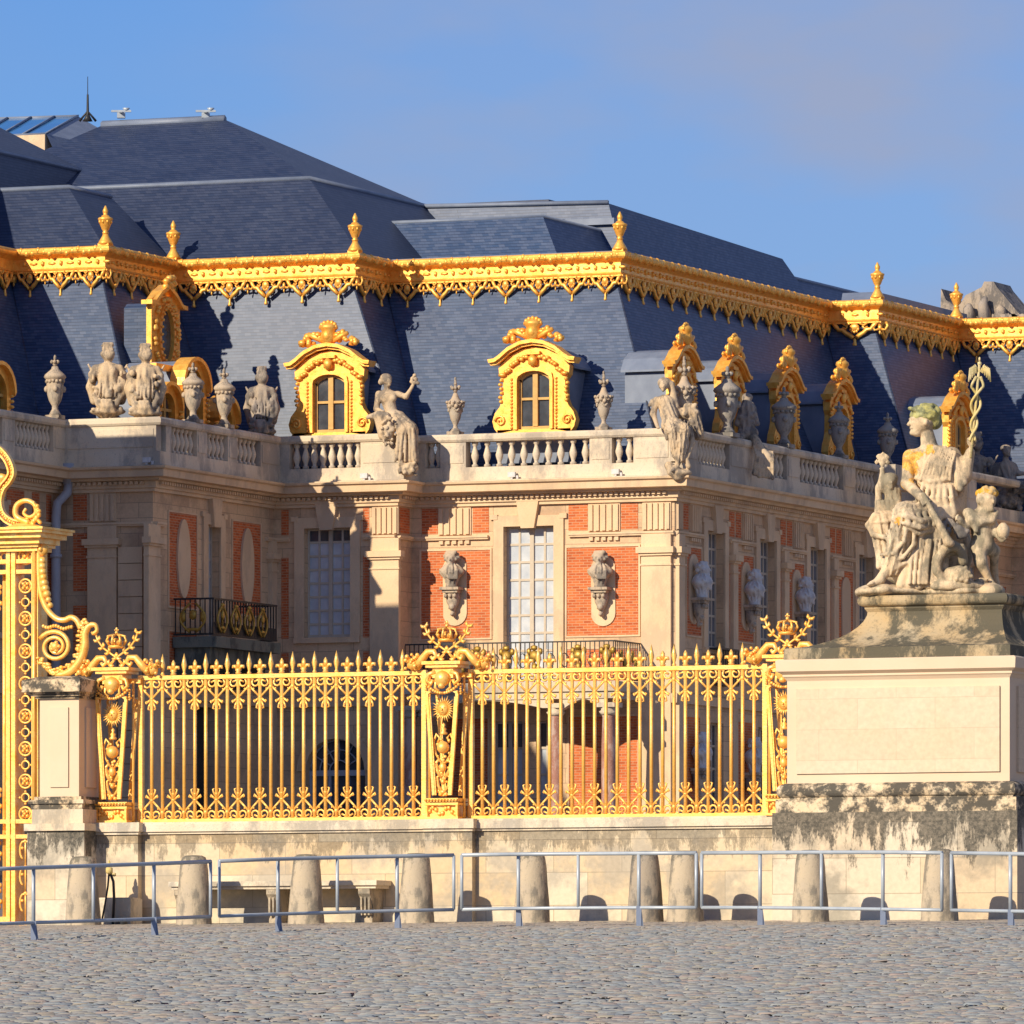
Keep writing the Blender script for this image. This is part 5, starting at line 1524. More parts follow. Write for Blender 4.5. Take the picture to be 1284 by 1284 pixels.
# ================================================================== FENCE LINE
RZ = -R(22.5)
def fthing(name, label, cat, a, b, z, group=None):
    return thing(name, label, cat, FF.world(a, b, z), RZ, group)
PXM = 1/(FOC/117.0)            # metres per photo pixel at the fence
M['wall_low'] = ashlar('low_wall_stone', (.72, .62, .46), (.66, .49, .29), (.42, .33, .22), 1.05, .47, .006, (.38, .34, .28), .65, 1.1, (3.0, .75, .6))
M['coping_low'] = weathered('low_wall_coping', (.72, .63, .5), (.68, .55, .38), (.25, .23, .2), None, .6, 1.6)
M['ped'] = plain('pedestal_pale_stone', (.71, .56, .40), (.67, .50, .34), .85, .8, 0, .15)
M['ped_panel'] = ashlar('pedestal_panel_stone', (.74, .58, .42), (.69, .53, .37), (.58, .44, .31), 1.15, .43, .004, (.68, .52, .34), .4, .8)
M['ped_stain'] = weathered('black_crusted_stone', (.74, .60, .42), (.70, .52, .32), (.05, .05, .047), None, .92, 3.0, False, .05)
M['ped_base'] = ashlar('pedestal_base_stone', (.72, .63, .49), (.67, .51, .33), (.42, .34, .24), 1.1, .5, .006, (.2, .19, .16), .6, .8, (3.1, 1.15, .9))
M['cap_slope'] = weathered('mossy_sloping_cap', (.44, .36, .24), (.50, .35, .18), (.075, .072, .055), None, .9, 1.8, True, .05)
M['bollard'] = weathered('pitted_bollard_stone', (.46, .38, .28), (.52, .42, .29), (.17, .155, .13), None, .75, 4.0, top=1.0)
wall_z0, rail_z = 1.45, 3.13
# ---- low wall
lw = fthing('low_stone_wall', 'low cream stone wall with a projecting coping carrying the gilded fence', 'wall', 0, 0, 0)
a_l, a_r = FF.a(80, 0), FF.a(990, 0)
m = MB(); m.box(a_l, a_r, -.2, .35, wall_z0-.3, 2.99); m.obj('wall_face', M['wall_low'], lw)
m = MB(); m.box(a_l, a_r, -.27, .42, 2.99, 3.10); m.box(a_l, a_r, -.24, .38, 3.10, 3.13)
m.box(a_l, a_r, -.235, .37, 2.955, 2.988); m.obj('coping', M['coping_low'], lw)
for p0, p1 in ((107, 173), (533, 592)):
    m = MB(); x0, x1 = FF.a(p0, -.34), FF.a(p1, -.34)
    m.box(x0, x1, -.34, -.19, wall_z0-.3, 2.985); o = m.obj('projecting_block', M['wall_low'], lw)
    m = MB(); m.box(x0-.05, x1+.05, -.41, -.27, 2.992, 3.128); m.box(x0-.02, x1+.02, -.375, -.27, 2.95, 2.99); m.obj('coping', M['coping_low'], o)
# ---- fence pieces
def fleur_finial(z):
    m = MB()
    m.lathe([(.03, z), (.045, z+.02), (.03, z+.04), (.05, z+.065), (.028, z+.09)], seg=8)
    m.ball((0, 0, z+.15), (.038, .025, .075)); 
    for s in (-1, 1):
        m.tube([(s*.02, 0, z+.08), (s*.055, 0, z+.12), (s*.08, 0, z+.12), (s*.09, 0, z+.09)], [.02, .028, .024, .016], 6)
    m.ball((0, 0, z+.2), (.018, .018, .03))
    return m
def make_bay(label, a0, a1, n=13):
    bay = fthing('gilded_fence_bay', label, 'fence', a0, 0.05, rail_z, 'gilded fence bays on the low wall')
    L = a1-a0; p = L/n
    m = MB(); m.box(-.02, L+.02, -.035, .035, 0, .05); m.obj('bottom_rail', M['gold'], bay)
    m = MB(); m.box(-.02, L+.02, -.035, .035, 2.09, 2.15); m.obj('top_rail', M['gold'], bay)
    for x in (0, L):
        m = MB(); m.box(-.035, .035, -.04, .04, 0, 2.16); m.obj('end_post', M['gold'], bay, (x, 0, 0))
    # spear bar
    m = MB()
    m.tube([(0, 0, .05), (0, 0, 2.16)], .026, 8)
    m.lathe([(.022, 2.15), (.034, 2.17), (.02, 2.19), (.018, 2.2), (.042, 2.3), (.03, 2.36), (.002, 2.47)], seg=6)
    m.lathe([(.022, .12), (.034, .14), (.034, .16), (.022, .18)], seg=8); m.lathe([(.022, 1.93), (.034, 1.95), (.034, 1.98), (.022, 2.0)], seg=8)
    sp = m.obj('spear_bar', M['gold'], bay, (p, 0, 0))
    for k in range(2, n): inst(sp, bay, (p*k, 0, 0))
    # fleur-de-lis bar
    m = fleur_finial(2.15); m.tube([(0, 0, .05), (0, 0, 2.1)], .026, 8)
    fb = m.obj('fleur_bar', M['gold'], bay, (p*.5, 0, 0))
    for k in range(1, n):
        inst(fb, bay, (p*(k+.5), 0, 0))
    # scroll bracket
    m = MB()
    for s in (-1, 1):
        m.tube([(s*(.17), 0, .155), (s*.1, 0, .23), (s*.02, 0, .31)], .017, 5)
        m.tube([(s*(.165-.0), 0, .05)] + [(s*(.075+.055*math.cos(q)), 0, .11+.055*math.sin(q)) for q in [R(-60+40*i) for i in range(8)]] + [(s*.09, 0, .10)], .016, 5)
        m.tube([(s*.02, 0, .34), (s*.06, 0, .37), (s*.09, 0, .40), (s*.1, 0, .375), (s*.08, 0, .36)], [.016, .018, .016, .012, .008], 5)
        m.tube([(s*.02, 0, .38), (s*.05, 0, .44), (s*.06, 0, .48), (s*.035, 0, .49)], [.014, .016, .014, .01], 5)
        m.ball((s*.1, 0, .2), .016)
    m.ball((0, 0, .33), (.04, .035, .025)); m.ball((0, 0, .15), (.05, .02, .02)); m.ball((0, 0, .06), (.06, .02, .012)); m.ball((0, 0, .42), (.03, .03, .05))
    sb_ = m.obj('scroll_bracket', M['gold'], bay, (p*.5, 0, 0))
    for k in range(1, n): inst(sb_, bay, (p*(k+.5), 0, 0))
    for k in range(n): inst(sb_, bay, (p*(k+.5), 0, 2.14), 0, (1, 1, -1))
    return bay
make_bay('left gilded fence bay of spear and lily topped bars, behind the stone bench', FF.a(177, .05), FF.a(532.5, .05))
make_bay('right gilded fence bay, between the middle sun pilaster and the big statue pedestal', FF.a(591, .05), FF.a(960, .05))

def leaf_spray(m, pts, r):
    """a palm: curved stem with lobes on both sides"""
    n = len(pts)
    m.tube(pts, [r*.5]*n, 5)
    for i, p in enumerate(pts):
        for s in (-1, 1):
            q = Vector(pts[min(i+1, n-1)]) - Vector(pts[max(i-1, 0)]); q.normalize(); nn = Vector((q.z, 0, -q.x))
            c = Vector(p) + nn*s*r*1.3 + q*r*.6
            m.tube([Vector(p), c, c + q*r*1.1 + nn*s*r*.4], [r*.7, r*.8, r*.3], 5)
    m.ball(pts[-1], r*.9)
def crown_mb(m, c, s=1.0):
    x, y, z = c
    m.lathe([(.1*s, 0), (.12*s, .01), (.12*s, .035*s), (.1*s, .045*s)], c, 12)
    for k in range(8):
        q = 2*PI*k/8; cx, cy = math.cos(q), math.sin(q)
        m.tube([(x+.11*s*cx, y+.11*s*cy, z+.04*s), (x+.15*s*cx, y+.15*s*cy, z+.1*s), (x+.12*s*cx, y+.12*s*cy, z+.17*s), (x+.03*s*cx, y+.03*s*cy, z+.19*s)], .016*s, 5)
        m.ball((x+.13*s*cx, y+.13*s*cy, z+.09*s), .026*s); m.ball((x+.13*s*cx, y+.13*s*cy, z+.165*s), .018*s)
    m.ball((x, y, z+.22*s), .028*s); m.ball((x, y, z+.27*s), (.02*s, .012, .03*s)); m.ball((x-.025*s, y, z+.255*s), .012*s); m.ball((x+.025*s, y, z+.255*s), .012*s)
    m.ball((x, y, z+.08*s), (.1*s, .1*s, .07*s))

def make_pilaster(label, a):
    P_ = fthing('gilded_fence_pilaster', label, 'pilaster', a, -.02, rail_z, 'gilded sun pilasters of the fence')
    def X(px): return (px-562)*PXM/CS
    def Z(py): return (1027-py)*PXM
    m = MB()
    for px in (533, 591):
        pass
    for s in (-1, 1):
        # tapering front frame, front and back planes
        for y in (-.22, .16):
            m.tube([(s*.245, y, Z(868)), (s*.19, y, Z(868)), (s*.235, y, Z(870)), (s*.13, y, Z(997))], .03, 4, smooth=False)
            m.tube([(s*.2, y, Z(874)), (s*.1, y, Z(997))], .014, 4, smooth=False)
        m.tube([(s*.245, -.2, Z(868)), (s*.245, .14, Z(868))], .016, 4)
        m.tube([(s*.27, -.05, 0), (s*.27, -.05, Z(846))], .02, 6)
    m.tube([(-.235, -.22, Z(868)), (.235, -.22, Z(868))], .014, 4) if False else None
    m.box(-.37, .37, -.02, .04, Z(849), Z(843))
    m.obj('frame', M['gold'], P_)
    # base box
    m = MB()
    x0, x1 = X(534.5), X(576)
    for z0, z1 in ((0, .035), (.2, .235), (.25, .3)): m.box(-.26, .26, -.26, .22, z0, z1)
    for x in (-.25, .22): m.box(x, x+.03, -.25, -.22, .035, .2); m.box(x, x+.03, .17, .2, .035, .2)
    m.box(-.22, .22, -.2, .15, .035, .2)
    for k in range(9): m.ball((-.2+k*.05, -.21, .12+.05*math.sin(k*1.4)), (.035, .03, .04))
    for k in range(11): m.ball((-.24+k*.048, -.27, .275), .022)
    m.obj('base_box', M['gold'], P_)
    # sun with face
    m = MB(); zc = Z(889)
    m.ball((0, -.18, zc), (.085, .05, .095), True); m.ball((0, -.235, zc-.005), (.015, .02, .025)); m.ball((-.03, -.225, zc+.02), (.018, .01, .01)); m.ball((.03, -.225, zc+.02), (.018, .01, .01)); m.ball((0, -.228, zc-.04), (.025, .01, .008))
    for k in range(26):
        q = 2*PI*k/26; r0, r1 = .08, (.19 if k % 2 else .16)
        m.tube([(r0*math.cos(q), -.17, zc+r0*math.sin(q)), (r1*math.cos(q), -.17, zc+r1*math.sin(q)*1.05)], [.018, .004], 4)
    m.obj('sun_mask', M['gold'], P_)
    # emblem stack: pinnacle, orb in scrolls, mask, foliage
    m = MB()
    m.lathe([(.05, 0), (.06, .02), (.03, .05), (.045, .08), (.015, .11), (.03, .14), (.005, .17)], (0, -.17, Z(921)), 10)
    m.ball((0, -.19, Z(937)), .095, True)
    rng = random.Random(17)
    for k in range(34):
        q = rng.random(); m.ball((rng.uniform(-1, 1)*(.17-.08*q), -.17, Z(925)+(Z(997)-Z(925))*q), (rng.uniform(.018, .035), .02, rng.uniform(.018, .035)))
    for s in (-1, 1):
        m.tube([(s*.02, -.17, Z(958)), (s*.12, -.17, Z(945)), (s*.155, -.17, Z(930)), (s*.11, -.17, Z(920)), (s*.06, -.17, Z(925)), (s*.09, -.17, Z(931))], .018, 5)
        m.tube([(s*.03, -.17, Z(975)), (s*.1, -.17, Z(966)), (s*.12, -.17, Z(956)), (s*.06, -.17, Z(952))], [.025, .035, .03, .02], 5)
        m.tube([(s*.02, -.17, Z(992)), (s*.085, -.17, Z(985)), (s*.1, -.17, Z(974)), (s*.05, -.17, Z(972))], [.02, .028, .025, .015], 5)
        m.ball((s*.04, -.18, Z(996)), (.04, .04, .03))
    m.ball((0, -.2, Z(962)), (.055, .05, .075), True); m.ball((0, -.19, Z(980)), (.04, .04, .05)); m.ball((0, -.19, Z(993)), (.05, .04, .035))
    m.obj('emblem', M['gold'], P_)
    # head: slab, mask, swags
    m = MB()
    m.box(-.3, .3, -.28, .2, Z(833), Z(829)); m.box(-.25, .25, -.25, .18, Z(837), Z(833)); m.box(-.16, .16, -.2, .12, Z(850), Z(837))
    m.ball((0, -.22, Z(851)), (.12, .09, .12), True); m.ball((0, -.25, Z(860)), (.06, .06, .05))
    for s in (-1, 1):
        m.tube([(s*.12, -.2, Z(842)), (s*.22, -.2, Z(845)), (s*.25, -.2, Z(853)), (s*.18, -.2, Z(858)), (s*.16, -.2, Z(852))], .032, 6)
        for k in range(8):
            q = k/7; m.ball((s*(.0+.25*q), -.21, Z(869)+.12*q*q), .027)
        for k in range(5): m.ball((s*.27, -.18, Z(858)-.035*k), .02)
        m.tube([(s*.1, -.2, Z(848)), (s*.12, -.2, Z(862)), (s*.06, -.2, Z(866))], .022, 5)
    m.obj('mask_head', M['gold'], P_)
    # shoulders, leaves, crown
    m = MB()
    for s in (-1, 1):
        m.tube([(s*.5, 0, Z(836)), (s*.4, -.03, Z(826)), (s*.3, -.04, Z(816)), (s*.2, -.05, Z(816)), (s*.16, -.05, Z(822)), (s*.22, -.05, Z(826)), (s*.25, -.05, Z(822))], [.06, .06, .05, .045, .035, .03, .025], 8)
        m.ball((s*.56, 0, Z(831)), (.1, .07, .1))
        rng = random.Random(4)
        for k in range(22): m.ball((s*(.56+rng.uniform(-.1, .1)), rng.uniform(-.08, .04), Z(829)+rng.uniform(-.1, .11)), rng.uniform(.025, .04))
        m.tube([(s*.1, -.05, Z(826)), (s*.04, -.05, Z(820)), (-s*.0, -.05, Z(813))], .012, 5)
    m.obj('scroll_shoulders', M['gold'], P_)
    for s in (-1, 1):
        m = MB(); leaf_spray(m, [(-s*.12, -.05, Z(825)), (0, -.05, Z(816)), (s*.12, -.05, Z(809)), (s*.22, -.05, Z(803)), (s*.3, -.05, Z(794)), (s*.34, -.05, Z(785))], .032)
        m.obj('palm_branch', M['gold'], P_)
    m = MB(); crown_mb(m, (0, -.05, Z(804)), 1.05); m.obj('crown', M['gold'], P_)
make_pilaster('leftmost gilded pilaster with sun face and crown, next to the stone pier', FF.a(148, -.02))
make_pilaster('middle gilded pilaster with sun face and crown, between the two fence bays', FF.a(562, -.02))
make_pilaster('right gilded pilaster with crown, half hidden by the big statue pedestal', FF.a(989, -.02))

# ---- stone pier by the gate
pb = -.62
pier = fthing('stone_pier', 'square pale stone pier with recessed panels and a dark weathered cap beside the gilded gate', 'pier', 0, 0, 0)
x0, x1 = FF.a(50, pb), FF.a(99, pb); yb = .15
zf = lambda py: FF.z(py, (x0+x1)/2, pb)
m = MB(); X0, X1 = FF.a(34, pb-.15), FF.a(105.5, pb-.15); m.box(X0, X1, pb-.15, yb+.1, wall_z0-.3, zf(1042)); m.obj('base_block', M['ped_base'], pier)
m = MB(); m.box(X0-.03, X1+.03, pb-.2, yb+.12, zf(1042), zf(1033)); m.box(X0+.06, X1-.04, pb-.11, yb+.08, zf(1033), zf(1015)); m.obj('plinth', M['coping_low'], pier)
m = MB()
for q, (z0, z1) in ((.1, (1015, 1008)), (.13, (1008, 1003)), (.06, (1003, 999))): m.box(x0-q, x1+q, pb-q, yb+q*.5, zf(z0), zf(z1))
m.obj('base_moulding', M['ped_stain'], pier)
m = MB(); m.box(x0, x1, pb, yb, zf(999), zf(876)); m.obj('shaft', M['ped'], pier)
m = MB(); w = x1-x0
m.box(x0+w*.27, x1-w*.26, pb-.025, pb, zf(987), zf(887)); m.box(x1, x1+.025, pb+.2, yb-.15, zf(987), zf(887)); m.obj('panel', M['ped'], pier)
m = MB()
for q, (z0, z1) in ((.05, (876, 873)), (.1, (873, 870)), (.2, (868, 853))): m.box(x0-q*1.0, x1+q*.55, pb-q, yb+q*.4, zf(z0), zf(z1)+.0)
m.box(x0-.15, x1+.08, pb-.15, yb+.05, zf(870), zf(868)); m.add([(x0-.2, pb-.2, zf(853)), (x1+.11, pb-.2, zf(853)), (x1+.11, yb+.08, zf(853)), (x0-.2, yb+.08, zf(853)), (x0-.02, pb, zf(848)), (x1-.02, pb, zf(848)), (x1-.02, yb, zf(848)), (x0-.02, yb, zf(848))], [(0,1,5,4),(1,2,6,5),(2,3,7,6),(3,0,4,7),(4,5,6,7)])
m.obj('cap', M['ped_stain'], pier)
# ---- the gilded gate
gate = fthing('gilded_gate', 'tall gilded gate post with pierced roundels, scrolls and cornice, cut by the left edge', 'gate', 0, 0, 0)
gb_ = -.05
GX = lambda px, b=gb_: FF.a(px, b)
GZ = lambda py: FF.z(py, -7.3, gb_)
gz0 = 1.62
m = MB()
for p0, p1 in ((10, 15), (16.5, 21.5), (42, 50)):
    m.box(GX(p0), GX(p1), gb_-.07, gb_+.25, gz0, GZ(692))
m.tube([(GX(46), gb_-.09, gz0+1), (GX(46), gb_-.09, GZ(692))], .03, 8)
for z in (704, 717): m.box(GX(-60), GX(42), gb_-.05, gb_+.2, GZ(z)-.03, GZ(z)+.03)
for z in (1030, 1049): m.box(GX(-60), GX(42), gb_-.06, gb_+.1, GZ(z)-.03, GZ(z)+.03)
m.obj('gate_frame', M['gold'], gate)
# roundels
cx = GX(32); kr = 0
m = MB(); rr = .1
m.tube([(rr*math.cos(q), 0, rr*math.sin(q)) for q in [2*PI*i/16 for i in range(16)]], .017, 6, closed=True)
for k in range(3):
    for s in (-1, 1): m.tube([(-.07+k*.07, 0, -.07*s), (k*.07-.07+.0+(.07 if k < 2 else 0), 0, .07*s)], .009, 4)
for k in range(4):
    q = PI/4+PI*k/2; m.ball((.045*math.cos(q), -.005, .045*math.sin(q)), .03)
m.ball((0, -.02, 0), .03)
big = m
m2 = MB(); r2 = .062
m2.tube([(r2*math.cos(q), 0, r2*math.sin(q)) for q in [2*PI*i/12 for i in range(12)]], .015, 6, closed=True)
for k in range(4):
    q = PI*k/2; m2.ball((.09*math.cos(q), 0, .09*math.sin(q)), .022)
py = 735; bo = so = None; k = 0
while py < 1022:
    z = GZ(py)
    if k % 2 == 0:
        if bo is None: bo = big.obj('roundel', M['gold'], gate, (cx, gb_, z))
        else: inst(bo, gate, (cx, gb_, z))
    else:
        if so is None: so = m2.obj('small_roundel', M['gold'], gate, (cx, gb_, z))
        else: inst(so, gate, (cx, gb_, z))
    py += 20.4; k += 1
inst(bo, gate, (cx, gb_, GZ(698)), 0, (1.1, 1, 1.1)); inst(so, gate, (GX(6), gb_, GZ(698))); 
# lower scroll panel
m = MB()
for k in range(3):
    zc = GZ(1066+k*33)
    for s in (-1, 1):
        m.tube([(cx+s*(.03+.06*math.cos(q)), gb_, zc+.13*math.sin(q)) for q in [R(-80+25*i) for i in range(9)]], .018, 5)
        m.ball((cx+s*.05, gb_, zc+.03), .028)
    m.ball((cx, gb_, zc+.14), (.04, .03, .03)); m.tube([(cx, gb_, zc-.22), (cx, gb_, zc+.2)], .014, 5)
m.box(GX(23), GX(42), gb_-.04, gb_+.1, gz0, gz0+.06); m.tube([(cx, gb_, gz0), (cx, gb_, GZ(1048))], .012, 5)
m.obj('scroll_panel', M['gold'], gate)
# gate leaf bars
m = MB()
for px in (-28, -14, 0): m.tube([(GX(px), .1, gz0+.1), (GX(px), .1, GZ(720))], .03, 8)
m.box(GX(-60), GX(10), .06, .14, gz0+.05, gz0+.15)
for px in (6, -7, -21):
    for zc in (1000, 1060, 1120, 745):
        for k in range(6): m.ball((GX(px)+.03*math.sin(k*2.2), .1, GZ(zc)-.2+.08*k), (.04, .03, .045))
    m.tube([(GX(px), .1, gz0+.1), (GX(px), .1, GZ(730))], .012, 6)
m.obj('gate_leaf', M['gold'], gate)
# cornice
m = MB()
X1 = GX(50); xa = GX(-60)
for z0, z1, q in ((692, 687, .02), (687, 683, .07), (683, 676, .13), (676, 670, .22), (670, 666, .3), (666, 663, .33)):
    m.box(xa, X1+q*.75, gb_-.1-q, gb_+.35+q, GZ(z0)+.0005, GZ(z1))
m.lathe([(.35, 0), (.3, .03), (.15, .07), (.05, .09)], (GX(30), gb_, GZ(663)), 16, sq=(1, .5))
m.obj('cornice', M['gold'], gate)
# pierced ribbon scroll on top
def ribbon(m, pts, w, y0, y1):
    n = len(pts); o1, o2, o3, o4 = [], [], [], []
    for i in range(n):
        t = Vector((*pts[min(i+1, n-1)],)) - Vector((*pts[max(i-1, 0)],)); t.normalize(); nn = Vector((-t.y, t.x))
        p = Vector(pts[i])
        o1.append(tuple(p+nn*w)); o2.append(tuple(p+nn*(w-.025))); o3.append(tuple(p-nn*(w-.025))); o4.append(tuple(p-nn*w))
    m.band(o1, o2, y0, y1); m.band(o3, o4, y0, y1)
    for i in range(0, n-1):
        p = Vector(pts[i]).lerp(Vector(pts[i+1]), .5)
        if i % 2: m.ball((p.x, (y0+y1)/2, p.y), (.03, .03, .03))
        else:
            t = Vector(pts[i+1])-Vector(pts[i]); t.normalize(); nn = Vector((-t.y, t.x))
            m.tube([(p.x+nn.x*w, (y0+y1)/2, p.y+nn.y*w), (p.x-nn.x*w, (y0+y1)/2, p.y-nn.y*w)], .014, 4)
def smooth_curve(pts, n=6):
    out = []
    P_ = [pts[0]] + list(pts) + [pts[-1]]
    for i in range(1, len(P_)-2):
        for k in range(n):
            t = k/n; p0, p1, p2, p3 = P_[i-1], P_[i], P_[i+1], P_[i+2]
            out.append(tuple(.5*((2*p1[j])+(-p0[j]+p2[j])*t+(2*p0[j]-5*p1[j]+4*p2[j]-p3[j])*t*t+(-p0[j]+3*p1[j]-3*p2[j]+p3[j])*t**3) for j in range(len(p1))))
    out.append(tuple(pts[-1])); return out
m = MB()
cv = smooth_curve([(-8, 559), (2, 566), (11, 578), (15, 592), (11, 602), (3, 612), (-1, 628), (3, 644), (14, 654), (28, 657), (40, 652)], 5)
ribbon(m, [(GX(x), GZ(y)) for x, y in cv], .055, gb_-.05, gb_+.05)
m.obj('pierced_scroll', M['gold'], gate)
m = MB()
cv = smooth_curve([(38, 656), (22, 648), (22, 634), (33, 628), (44, 633), (46, 644), (38, 649), (31, 644), (34, 638)], 5)
m.tube([(GX(x), gb_-.03, GZ(y)) for x, y in cv], [.05-.028*i/len(cv) for i in range(len(cv))], 7)
rng = random.Random(8)
for k in range(30):
    q = R(-70+120*k/29); m.ball((GX(34)+.2*math.cos(q)+rng.uniform(-.02, .02), gb_-.04, GZ(643)+.18*math.sin(q)+rng.uniform(-.02, .02)), rng.uniform(.025, .045))
for k in range(8): m.ball((GX(46)+.01*k, gb_-.03, GZ(650)-.01*k), .035)
m.ball((GX(2), gb_, GZ(598)), (.1, .05, .07)); m.tube([(GX(-10), gb_, GZ(590)), (GX(4), gb_, GZ(600)), (GX(-8), gb_, GZ(612))], .03, 5)
m.obj('volute', M['gold'], gate)
# side console with big volute
m = MB()
cv = smooth_curve([(51, 684), (50, 710), (52, 740), (59, 762), (71, 776), (82, 779), (91, 776), (98, 780), (103, 790)], 6)
m.tube([(GX(x), gb_-.04, GZ(y)) for x, y in cv], .045, 8)
m.ball((GX(55), gb_-.05, GZ(690)), (.1, .07, .1), True); m.ball((GX(55), gb_-.12, GZ(690)), .04)
for k in range(9):
    q = k/8; m.ball((GX(55+10*q**2.0), gb_-.05, GZ(704+56*q)), .062 if k < 7 else .045, True)
m.obj('console', M['gold'], gate)
m = MB()
sp = []
for i in range(44):
    q = R(150 - i*16.5); rr_ = 1-.72*i/43
    sp.append((GX(70)+.265*rr_*math.cos(q)+.03*(1-rr_), gb_-.05, GZ(812)+.235*rr_*math.sin(q)))
m.tube(sp, [.038-.012*i/43 for i in range(44)], 7)
m.ball((GX(72), gb_-.08, GZ(812)), (.07, .05, .07), True)
for k in range(5):
    q = 2*PI*k/5; m.ball((GX(72)+.06*math.cos(q), gb_-.08, GZ(812)+.06*math.sin(q)), .035)
cv = smooth_curve([(51, 826), (60, 838), (75, 847), (90, 843), (102, 830), (108, 812), (108, 797), (113, 787), (121, 786), (123, 793), (118, 797)], 5)
m.tube([(GX(x), gb_-.04, GZ(y)) for x, y in cv], [.03+.035*math.sin(PI*min(1, i/len(cv)*1.2)) for i in range(len(cv))], 8)
rng = random.Random(6)
for i, (x, y) in enumerate(cv[3:36]):
    for _ in range(2):
        m.ball((GX(x)-rng.uniform(0, .09), gb_-.07, GZ(y)+rng.uniform(.0, .1)), (rng.uniform(.03, .06), .03, rng.uniform(.02, .04)))
for k in range(12): m.ball((GX(56+k*3.2), gb_-.04, GZ(786+1.5*math.sin(k)+k*.3)), (.03, .03, .035))
for k in range(14): m.ball((GX(100+rng.uniform(0, 18)), gb_-.03, GZ(836+rng.uniform(-8, 10))), rng.uniform(.03, .05))
m.obj('side_volute', M['gold'], gate)

# ---- big pedestal
pd = -.95
PX = lambda px, b=pd: FF.a(px, b)
ac_ = PX(1120)
PZ = lambda py: FF.z(py, ac_, pd)
D = 2.75    # depth
ped = fthing('statue_pedestal', 'massive pale stone pedestal with dark weathered mouldings carrying the seated marble group', 'pedestal', 0, 0, 0)
m = MB(); m.box(PX(972), PX(1279), pd-.12, pd+D, wall_z0-.4, PZ(1018)); m.obj('base_block', M['ped_base'], ped)
m = MB(); m.box(PX(975), PX(1276.5), pd-.08, pd+D-.04, PZ(1018), PZ(1001)); m.obj('plinth_course', M['ped_stain'], ped)
def loop(m, x0, x1, y0, y1, prof):
    """profile (outward, z) run round a rectangle"""
    n = len(prof); vs = []
    for o, z in prof:
        vs += [(x0-o, y0-o, z), (x1+o, y0-o, z), (x1+o, y1+o, z), (x0-o, y1+o, z)]
    fs = []
    for j in range(n-1):
        for k in range(4):
            l = (k+1) % 4; fs.append((j*4+k, j*4+l, (j+1)*4+l, (j+1)*4+k))
    fs.append((3, 2, 1, 0)); fs.append(tuple((n-1)*4+k for k in range(4))); m.add(vs, fs)
sx0, sx1, sy0, sy1 = PX(987), PX(1266), pd, pd+D-.12
m = MB(); loop(m, sx0, sx1, sy0, sy1, [(.08, PZ(1001)+.001)] + [(.06+.06*math.cos(q), PZ(991)+.09*math.sin(q)) for q in [R(-80+20*i) for i in range(9)]] + [(.02, PZ(981))])
m.obj('torus_moulding', M['ped_stain'], ped)
m = MB(); m.box(sx0, sx1, sy0, sy1, PZ(981.5), PZ(851)); m.obj('shaft', M['ped'], ped)
m = MB(); m.box(PX(999), PX(1254), sy0-.03, sy0, PZ(969), PZ(862)); m.box(sx1, sx1+.03, sy0+.3, sy1-.3, PZ(969), PZ(862)); m.obj('panel', M['ped_panel'], ped)
m = MB(); loop(m, sx0, sx1, sy0, sy1, [(.0, PZ(852)), (.03, PZ(848)), (.05, PZ(846.5)), (.05, PZ(844)), (.12, PZ(840)), (.13, PZ(827)), (.1, PZ(825))])
m.obj('cornice', M['ped'], ped)
tx0, tx1 = PX(1056, pd+.8), PX(1243, pd+.8)
m = MB(); pr = [(.06, PZ(825)+.004), (.05, PZ(811))]
for i in range(1, 10):
    q = i/9; pr.append((-.06-.84*(1-(1-q)**1.9)**.62 if False else -(.02+.90*math.sin(q*PI/2)), PZ(811)+(PZ(760)-PZ(811))*(.65*(1-math.cos(q*PI/2))+.35*q)))
vs = []
for o, z in pr:
    k = -o
    vs += [(sx0+.02+k, sy0+k*.8, z), (sx1-.0-k*.4, sy0+k*.8, z), (sx1-.0-k*.4, sy1-k*.8, z), (sx0+.02+k, sy1-k*.8, z)]
n = len(pr); fs = []
for j in range(n-1):
    for k in range(4): fs.append((j*4+k, j*4+(k+1) % 4, (j+1)*4+(k+1) % 4, (j+1)*4+k))
fs.append(tuple((n-1)*4+k for k in range(4))); m.add(vs, fs)
m.obj('sloping_cap', M['cap_slope'], ped)
topx0, topx1, topy0, topy1 = sx0+.02+.92, sx1-.92*.4, sy0+.74, sy1-.74
m = MB(); loop(m, topx0, topx1, topy0, topy1, [(.0, PZ(760)-.05), (.04, PZ(759)), (.04, PZ(757))] + [(.06+.06*math.cos(q), PZ(749.5)+.075*math.sin(q)) for q in [R(-80+20*i) for i in range(9)]] + [(-.1, PZ(742))])
m.obj('top_moulding', M['cap_slope'], ped)
PED_TOP = PZ(742)
print('ped top', topx0, topx1, topy0, topy1, PED_TOP, 'target', PX(1056, topy0), PX(1240, topy0))

